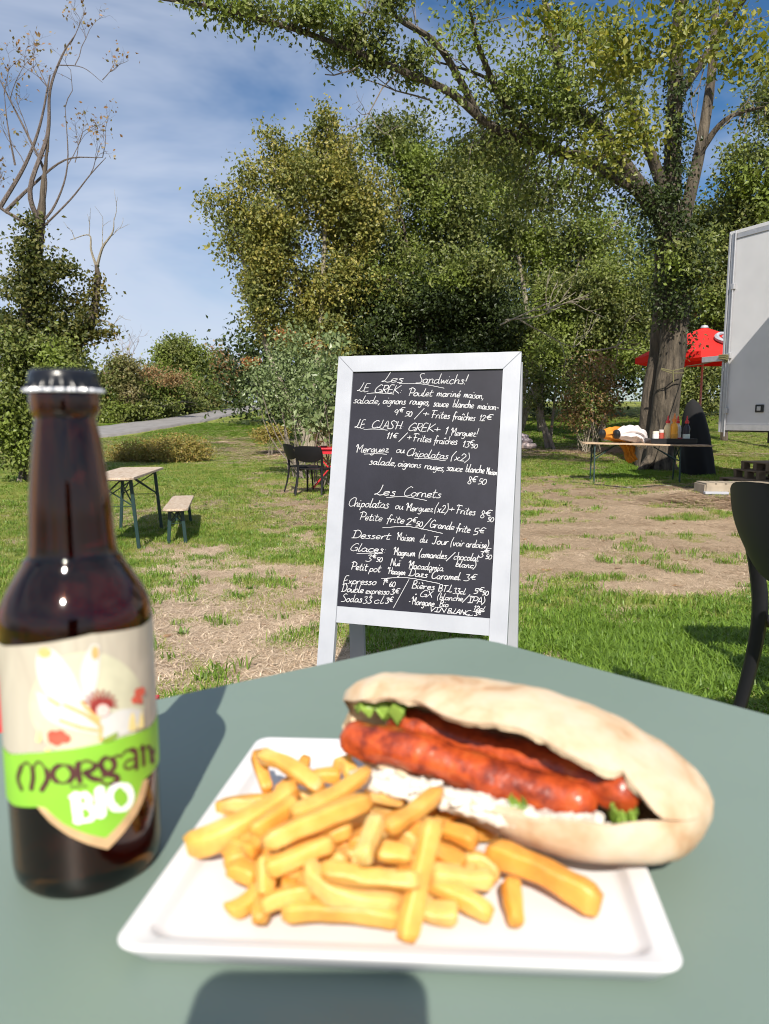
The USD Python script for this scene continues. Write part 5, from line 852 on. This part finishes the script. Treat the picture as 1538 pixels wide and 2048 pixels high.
def beer(name, label, cat_, A, Bp, width, h, wood, foot_a, foot_b, leg=.036, splay=.06):
    """A folding trestle with a long top from A to Bp (its middle line at ground level)."""
    A, Bp = np.asarray(A, float), np.asarray(Bp, float); d = Bp - A; Ln = np.linalg.norm(d[:2]); d = np.array([d[0], d[1], 0]) / Ln; n = np.array([-d[1], d[0], 0]); za, zb = A[2] + h, Bp[2] + h
    t = Thing(name, label, cat_, (A + Bp) / 2)
    c = .045; w = width / 2; out = [(-Ln / 2 + c, -w), (Ln / 2 - c, -w), (Ln / 2, -w + c), (Ln / 2, w - c), (Ln / 2 - c, w), (-Ln / 2 + c, w), (-Ln / 2, w - c), (-Ln / 2, -w + c)]
    v, f = slab(Polygon(out), -.026, 0, .004); mid = (A + Bp) / 2; sl = (zb - za) / Ln
    V = mid * [1, 1, 0] + v[:, :1] * d + v[:, 1:2] * n; V[:, 2] = (za + zb) / 2 + v[:, 0] * sl + v[:, 2]
    t.part('top', (V, f), wood, 25)
    for q, sgn, inset, fz in ((A, 1, foot_a, A[2]), (Bp, -1, foot_b, Bp[2])):
        o = q * [1, 1, 0] + d * sgn * inset; zt_ = q[2] + h - .027; z0 = float(gz(o[0], o[1])) - .02; tops = []
        for s in (-1, 1):
            a_ = o + n * s * (w - .07) + [0, 0, zt_]; b_ = o + n * s * (w - .07 + splay) + [0, 0, z0]; t.part('leg', beam(a_, b_, leg, leg * .65, up=d), TEAL, 30); tops.append((a_, b_))
        (a1, f1), (a2, f2) = tops; q1, q2 = a1 * .62 + f1 * .38, a2 * .62 + f2 * .38
        br_ = [beam(a1 + [0, 0, -.012], a2 + [0, 0, -.012], .03, .02), beam(q1, a2 * .97 + f2 * .03 + d * .012, .012, .018, up=d), beam(q2, a1 * .97 + f1 * .03 - d * .012, .012, .018, up=d), beam(q1, q2, .008, .008)]
        p = (q1 + q2) / 2; pt = o + d * sgn * .42 + [0, 0, zt_ - .01]; br_ += [beam(q1, pt + n * .03, .018, .012, up=n), beam(q2, pt - n * .03, .018, .012, up=n)]
        t.part('brace', cat(*br_), TEAL, 30)
    return t
gA = lambda p: np.array([p[0], p[1], float(gz(p[0], p[1]))])
ta = at(264, 956, 7.45); tb = at(327, 934, 9.2); hz = ta[2] - float(gz(ta[0], ta[1]))
beer('beer_table', 'folding beer table with worn plank top and teal legs, partly behind the bottle', 'table', np.array([ta[0] - .26, ta[1], ta[2] - .77]), np.array([tb[0] - .26, tb[1], tb[2] - .77]), .52, .77, WOOD, .2, .25)
ba, bb = at(350, 1018, 7.9), at(367, 991, 9.6)
beer('beer_bench', 'folding bench with worn wooden seat and teal legs beside the beer table', 'bench', np.array([ba[0], ba[1], ba[2] - .47]), np.array([bb[0], bb[1], bb[2] - .47]), .27, .47, WOOD, .16, .2, .038, .03)
YT = 13.3; la, lb_ = at(1162, 884, YT), at(1420, 890, YT - .3); TH = .72
beer('beer_table', 'folding beer table under the big tree carrying a tray of sauce bottles', 'table', la - [0, 0, TH], lb_ - [0, 0, TH], .5, TH, WOODX, .22, .55)
def ont(px, y=YT - .1, dz=0): p = at(px, 885, y); k = (px - 1162) / (1420 - 1162); return np.array([p[0], y, la[2] * (1 - k) + lb_[2] * k + .001 + dz])
tc = ont(1341); t = Thing('black_tray', 'black plastic tray on the beer table holding the sauces', 'tray', tc)
bx_ = [box(tc + [0, 0, .006], (.82, .34, .01), bev=.003), box(tc + [0, -.165, .055], (.82, .012, .09), bev=.004), box(tc + [0, .165, .055], (.82, .012, .09), bev=.004), box(tc + [-.405, 0, .055], (.012, .318, .088), bev=.004), box(tc + [.405, 0, .055], (.012, .318, .088), bev=.004)]
t.part('base', bx_[0], BLK, 30); [t.part('side', b, BLK, 30) for b in bx_[1:]]; t.part('divider', box(tc + [.06, 0, .05], (.008, .316, .07)), BLK, 30)
def sauce(name, label, px, h, r, col, capcol, y=YT - .12, lab_=None, spout=True, neck=.42):
    b = ont(px, y, .0125); t = Thing(name, label, 'bottle' if spout else 'jar', b); k = h / .3
    body = [(0, 0), (r * .9, 0), (r, .012), (r, .1 * k), (r * .93, .12 * k), (r, .14 * k), (r, .175 * k), (r * .8, .205 * k), (r * neck, .222 * k), (r * neck, .236 * k), (0, .236 * k)]
    if not spout: body = [(0, 0), (r * .9, 0), (r, .01), (r, h * .72), (r * .92, h * .78), (0, h * .78)]
    t.part('body', mv(lathe(body, 24), b), plain(f'sauce_col_{px}', col, .35, .05, 30), 35)
    cp = [(0, .234 * k), (r * .62, .234 * k), (r * .6, .262 * k), (r * .3, .272 * k), (r * .14, .32 * k), (0, .325 * k)] if spout else [(0, h * .775), (r * .98, h * .775), (r * .98, h), (0, h)]
    t.part('cap', mv(lathe(cp, 24), b), plain(f'cap_col_{px}', capcol, .35, .05, 30), 35)
    if lab_:
        for nm, z0, z1, c in lab_: t.part(nm, mv(lathe([(r + .0015, z0 * k), (r + .003, z0 * k + .002), (r + .003, z1 * k - .002), (r + .0015, z1 * k)], 24), b), plain(f'{nm}_{px}', c, .5, .05, 30), 35)
RC = (.6, .03, .03)
sauce('sauce_bottle', 'cream mayonnaise squeeze bottle with red cap, left of the orange one', 1334, .46, .062, (.72, .55, .3), RC, lab_=[('label_band', .02, .05, (.6, .62, .7))])
sauce('sauce_bottle', 'tall orange squeeze bottle with orange spout in the middle of the tray', 1347, .5, .066, (.8, .36, .03), (.75, .22, .03), YT - .16, lab_=[('label_band', .06, .1, (.62, .28, .03))])
sauce('sauce_bottle', 'white squeeze bottle with red cap half behind the orange one', 1354, .46, .06, (.7, .68, .66), RC, YT - .02)
sauce('sauce_bottle', 'dark sauce bottle with red spout and pale green label, rightmost on the tray', 1372, .46, .058, (.02, .018, .03), RC, lab_=[('label', .02, .11, (.62, .72, .66))])
sauce('sauce_jar', 'small white jar with blue-green band at the left end of the tray', 1311, .21, .055, (.68, .7, .66), (.7, .68, .55), spout=False, lab_=[('label_band', .03, .09, (.2, .45, .45))])
sauce('sauce_jar', 'small red-brown jar between the white jar and the cream bottle', 1322, .24, .042, (.35, .06, .04), (.5, .46, .44), spout=False)
b = ont(1359, YT - .14, .0125); tag(put('red_dish', mv(lathe([(0, .1), (.04, .1), (.045, .092), (.045, .075), (0, .075)], 20), b), REDM), 'small red dish lying in the tray before the dark bottle', 'dish')
# folded parasols
def parasol_roll(label, path, rad, mats, seed, capat):
    p = spline(np.array(path), 10); n_ = 40; g_ = np.linspace(0, 2 * np.pi, n_, endpoint=False); rr = np.interp(np.linspace(0, 1, len(p)), np.linspace(0, 1, len(rad)), rad)
    tq = np.gradient(p, axis=0); tq /= np.linalg.norm(tq, axis=1, keepdims=True); a = np.array([0, -1.0, 0]); R_ = []
    for k in range(len(p)):
        a_ = a - tq[k] * (a @ tq[k]); a_ /= np.linalg.norm(a_); b_ = np.cross(tq[k], a_); f_ = 1 + (.22 * np.sin(8 * g_ + seed + k * .12) + .1 * np.sin(13 * g_ + k * .2)) * min(1, k / 8)
        R_.append(p[k] + rr[k] * f_[:, None] * (np.cos(g_)[:, None] * a_ + np.sin(g_)[:, None] * b_))
    for k in range(len(p)): R_[k] = R_[k] + (meshkit.fbm(R_[k] * 7 + seed, 3, seed)[:, None] - .5) * .09 * min(1, k / 10) * np.array([1, .4, 1])
    t = Thing('folded_parasol', label, 'parasol', p[-1]); t.part('canopy', rings(R_), mats, 50)
    d = p[0] - p[2]; d /= np.linalg.norm(d); R = frame(d, (0, 0, 1)); v, f = lathe([(0, -.01), (.075, -.01), (.085, .02), (.078, .06), (.05, .08), (0, .085)], 24); v = v @ np.stack([R[:, 1], R[:, 2], R[:, 0]], 1).T; t.part('end_cap', (v + p[0], f), BLK, 40)
o_ = lambda px, py, y: at(px, py, y)
parasol_roll('orange folded parasol with a black end cap, drooping off the back of the beer table', [o_(1207, 868, 13.25), o_(1225, 868, 13.3), o_(1243, 874, 13.42), o_(1256, 895, 13.66), o_(1262, 912, 13.68), o_(1266, 922, 13.7)], [.085, .11, .13, .09, .09, .07], plain('orange_cloth', (.5, .18, .012), .85, .15, 8), 1, 0)
parasol_roll('white folded parasol with a black end cap lying over the orange one', [o_(1236, 868, 13.15), o_(1250, 866, 13.2), o_(1266, 868, 13.35), o_(1280, 878, 13.55), o_(1287, 893, 13.7)], [.08, .1, .14, .13, .06], plain('white_cloth', (.68, .62, .62), .8, .1, 8), 3, 0)
# black covered shape behind the sauces
bb_ = gr(1386, 14.6); n_ = 44; g_ = np.linspace(0, 2 * np.pi, n_, endpoint=False); R_ = []
for k, z in enumerate(np.linspace(0, 1, 16)):
    r_ = math.sqrt(max(1 - z ** 2.2, 0)); f_ = 1 + .05 * np.sin(7 * g_ + 4 * z) * (1 - z); R_.append(np.stack([bb_[0] - .08 * z + .31 * r_ * f_ * np.cos(g_) + .12 * (1 - z), bb_[1] + .35 * r_ * f_ * np.sin(g_), np.full(n_, bb_[2] - .03 + 1.55 * z)], 1))
t = Thing('black_cover', 'black tarpaulin cover standing behind the sauce bottles next to the tree trunk', 'cover', bb_); t.part('tarpaulin', rings(R_), plain('tarpaulin', (.004, .004, .005), .9, .2, 12), 60)
p = [ground(1140, 966), ground(1200, 972), ground(1260, 977), ground(1330, 973), ground(1400, 978)]; p = [q + [0, 0, .015] for q in p]
tag(put('black_hose', tube(spline(np.array(p), 10), .013, 6), BLK), 'black cable snaking over the bare earth in front of the beer table', 'cable')

# ---------------------------------------------------------------- truck, deck, pallets
TA = at(1449, 660, 11.0); dT = np.array([.25, -.57, 0]); dT /= np.linalg.norm(dT); nT = np.array([dT[1], -dT[0], 0]); nT = nT if nT[0] < 0 else -nT
zb, zt_ = CAMZ - 22 / F * 11, CAMZ + 352 / F * 11; LT = 6.2; inw = -nT
PANEL = plain('truck_panel', (.54, .54, .56), .35, .07, 2.2, spec=.4); ALU = plain('aluminium', (.42, .42, .44), .4, .1, 15, metal=.5)
fp = lambda s, z, o=0.0: np.array([TA[0], TA[1], 0]) + dT * s + nT * o + np.array([0, 0, z])
def pbox(s0, s1, z0, z1, o0, o1, bev=.004): return box(fp((s0 + s1) / 2, (z0 + z1) / 2, (o0 + o1) / 2), (s1 - s0, abs(o1 - o0), z1 - z0), frame(dT, (0, 0, 1)), bev)
t = Thing('food_truck', 'white box truck at the right edge with a raised serving hatch', 'truck', fp(LT / 2, 0, -1.1))
t.part('side_panel', pbox(.1, LT, zb + .09, zt_ - .09, -.05, 0), PANEL, 20)
t.part('roof', pbox(.0, LT, zt_ - .02, zt_ + .03, -2.3, .01), PANEL, 20); t.part('floor', pbox(0, LT, zb - .02, zb + .02, -2.3, -.06), BLK, 20)
t.part('end_wall', pbox(.0, .05, zb + .021, zt_ - .021, -2.3, -.08), PANEL, 20); t.part('far_wall', pbox(.06, LT, zb + .021, zt_ - .021, -2.32, -2.27), PANEL, 20); t.part('front_wall', pbox(LT - .05, LT, zb + .021, zt_ - .021, -2.26, -.06), PANEL, 20)
t.part('top_trim', pbox(.1, LT, zt_ - .088, zt_ - .022, -.04, .012), ALU, 20); t.part('bottom_trim', pbox(.1, LT, zb + .0, zb + .088, -.04, .012), ALU, 20)
for o0, o1, s0, s1 in ((-.07, .016, .0, .035), (-.07, .006, .037, .06), (-.07, .02, .062, .098)): t.part('corner_post', pbox(s0, s1, zb - .03, zt_ + .0, o0, o1), ALU, 20)
t.part('lock_rod', tube([fp(.13, zb - .09, .03), fp(.13, zt_ + .02, .03)], .011, 8), ALU)
for z in (zb + .25, zb + 1.05, zt_ - .8): t.part('rod_bracket', pbox(.1, .16, z, z + .08, .002, .045), ALU, 20)
lk = t.part('latch', pbox(.62, .76, zb + .26, zb + .37, .001, .02, .01), BLK, 20); t.part('latch_bowl', pbox(.66, .72, zb + .285, zb + .345, .021, .032, .008), ALU, 20, under=lk)
t.part('tow_bracket', pbox(-.32, .06, zb + 1.02, zb + 1.1, .03, .08), ALU, 20)
hs = 3.45 / math.hypot(.25, .57) * .0 + 3.3; zh = zt_ - .1
t.part('serving_hatch', box(fp((1.95 + 4.6) / 2, zh, .62), (4.6 - 1.95, 1.22, .04), frame(dT, (0, 0, 1)), .01), PANEL, 20)
for s in (2.05, 4.5): t.part('hatch_strut', tube([fp(s, zh - .75, .01), fp(s, zh - .03, .9)], .012, 8), ALU)
for s in (1.4, 4.9):
    for o in (-.35, -2.0):
        wl = t.part('wheel', (lambda m: (m[0] @ np.stack([dT, [0, 0, 1], nT], 1).T + fp(s, float(gz(*fp(s, 0, o)[:2])) + .4, o), m[1]))(lathe([(0, -.1), (.25, -.1), (.38, -.1), (.4, -.06), (.4, .06), (.38, .1), (.25, .1), (.2, .06), (0, .06)], 32)), BLK, 40)
t.part('chassis', pbox(.2, LT, zb - .2, zb - .021, -1.5, -.8), BLK, 20)
# rope between trunk and truck
ROPE = plain('rope_yellow', (.13, .12, .05), .8, .3, 200)
A_r, B_r = at(1372, 733, 15.3), at(1449, 716, 11.0) + [0, -.05, 0]; mid = (A_r + B_r) / 2 - [0, 0, .02]
ra = [at(1322, 737, 15.05) + [0, 0, 0], at(1345, 741, 15.0), at(1368, 736, 15.1)]; ra2 = [at(1322, 739, 15.05), at(1345, 746, 15.0), at(1368, 746, 15.1)]
t = Thing('rope', 'thin yellow rope tied round the big trunk and stretched to the truck corner', 'rope', A_r)
t.part('span', tube([A_r, mid, B_r], .011, 6), ROPE); t.part('loop', cat(tube(spline(np.array(ra), 6), .011, 6), tube(spline(np.array(ra2), 6), .011, 6)), ROPE); t.part('tail', tube([at(1346, 740, 14.98), at(1347, 765, 14.98)], .013, 6), ROPE)
t.part('knot', cat(*[tube(spline(np.array([fp(.08, zb + 1.0 + k * .03, .04), fp(.16, zb + 1.03 + k * .03, .09), fp(.02, zb + 1.06 + k * .02, .1)]), 5), .014, 6) for k in range(3)]), ROPE)
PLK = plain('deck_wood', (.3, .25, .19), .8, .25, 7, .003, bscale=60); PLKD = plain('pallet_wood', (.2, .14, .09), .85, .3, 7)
def pallet(name, label, c, sx, sy, rz_, top, cat_='pallet', mat=PLKD, skirt=False):
    R = rotz(rz_); t = Thing(name, label, cat_, c); n_ = max(5, int(sx / .13)); w = sx / n_
    for k in range(n_): t.part('board', box(c + R @ [-sx / 2 + (k + .5) * w, 0, top - .011], (w - .016, sy, .022), R, .002), mat, 20)
    if skirt: t.part('side_board', box(c + R @ [0, -sy / 2 - .011, top / 2 - .02], (sx, .02, top), R, .002), mat, 20); t.part('side_board', box(c + R @ [-sx / 2 - .011, .0, top / 2 - .02], (.02, sy, top), R, .002), mat, 20)
    for y in (-sy / 2 + .05, 0, sy / 2 - .05): t.part('runner', box(c + R @ [0, y, top - .035], (sx - .01, .09, .024), R, .002), mat, 20)
    for y in (-sy / 2 + .05, 0, sy / 2 - .05):
        for x in (-sx / 2 + .07, 0, sx / 2 - .07): t.part('block', box(c + R @ [x, y, (top - .048) / 2], (.12, .085, top - .05), R, .002), mat, 20)
dp = at(1412, 966, 9.95); dq = at(1412, 985, 9.95)
dp = at(1412, 966, 10.4); dc = np.array([dp[0] + .62, dp[1] + .12, 0]); dc[2] = float(gz(dc[0], dc[1])) - .02; pallet('wooden_deck', 'sunlit low wooden platform in front of the truck', dc, 1.25, .42, -4, dp[2] - dc[2], 'deck', PLK, True)
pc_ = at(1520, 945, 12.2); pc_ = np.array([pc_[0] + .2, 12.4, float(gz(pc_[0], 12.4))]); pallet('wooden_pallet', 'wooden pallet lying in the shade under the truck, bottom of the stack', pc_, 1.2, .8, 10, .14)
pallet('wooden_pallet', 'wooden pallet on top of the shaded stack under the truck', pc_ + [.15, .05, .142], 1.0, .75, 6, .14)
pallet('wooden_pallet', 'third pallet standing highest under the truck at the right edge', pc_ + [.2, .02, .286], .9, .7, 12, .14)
wc = ground(1432, 990); tag(put('white_board', box(wc + [0, 0, .03], (.32, .1, .035), rotz(-8), .004), WHITE), 'short white painted board lying in the grass at the foot of the deck', 'board')

# red parasol
rp = at(1409, 655, 17.2); rg = float(gz(rp[0], 17.2)); t = Thing('red_parasol', 'open red parasol with white spiral mark behind the big trunk', 'parasol', (rp[0], 17.2, rg))
RCL = leafmat('red_cloth', [(.62, .025, .02), (.66, .03, .025)], .25, .6)
ze = at(1409, 712, 17.2)[2]; n_ = 8; ring = []
for k, (q, z) in enumerate([(0.02, 1), (.25, .8), (.5, .57), (.75, .3), (1, 0)]):
    P = []
    for j in range(n_ * 6):
        a = 2 * math.pi * j / (n_ * 6) + .35; m_ = abs((j / 6) % 1 - .5) * 2; fl = math.cos(math.pi / n_) / math.cos((abs(j % 6 - 0) / 6 - .5) * 2 * math.pi / n_); P.append((rp[0] + 1.5 * q * fl * math.cos(a), 17.2 + 1.5 * q * fl * math.sin(a), ze + (rp[2] - ze) * (z - .035 * (1 - m_) * q)))
    ring.append(P)
R_ = np.array(ring); cv, cf = rings(R_, False); t.part('canopy', (cv, cf), RCL, 12)
val = np.stack([R_[-1], R_[-1] + [0, 0, -.14]]); t.part('valance', rings(val, False), RCL, 12)
t.part('pole', tube([(rp[0], 17.2, rg), (rp[0], 17.2, rp[2] + .02)], .025, 10), plain('pole_red', (.45, .2, .16), .5)); t.part('finial', mv(lathe([(0, 0), (.09, 0), (.07, .05), (0, .07)], 16), (rp[0], 17.2, rp[2] - .01)), WHITE)
def oncan(u, v):                                      # a point of the camera-side slope: angle offset, distance out
    a = -math.pi / 2 + u; k = v; return np.array([rp[0] + 1.5 * k * math.cos(a), 17.2 + 1.5 * k * math.sin(a), ze + (rp[2] - ze) * (1 - k) * 1.0 + .06])
sw = []
for r0, r1, a0, a1 in ((.36, .36, .5, 5.6), (.2, .2, .3, 5.4)):
    an = np.linspace(a0, a1, 30); pts = [oncan(.3 + r0 * 1.15 * math.cos(a), .62 + r0 * .62 * math.sin(a)) for a in an]; sw.append(tube(np.array(pts), np.interp(np.linspace(0, 1, 30), [0, .5, 1], [.02, .055, .02]), 6))
t.part('spiral_mark', cat(*sw), WHITE)
st = gr(1404, 17.2); t.part('base', mv(lathe([(0, 0), (.25, 0), (.25, .06), (.05, .1), (0, .1)], 24), (rp[0], 17.2, rg)), BLK)
# log pile right of the chalkboard
lg = ground(1045, 898)
t = Thing('log_pile', 'small heap of pale split logs on the grass right of the chalkboard', 'logs', lg)
for k, (dx, dz, r_) in enumerate([(-.3, .09, .1), (-.08, .1, .11), (.13, .08, .09), (-.18, .25, .09), (.02, .24, .08), (-.08, .36, .07)]):
    t.part('log', limb([lg + [dx - .2, -.1 + .05 * k, dz + .03], lg + [dx + .05, 0, dz], lg + [dx + .25, .25, dz - .04 * (k > 2)]], r_, r_ * .85, 8, 4, .03), plain(f'log_{k}', (.62 - .03 * k, .5 - .02 * k, .44), .8, .3, 12), 40)
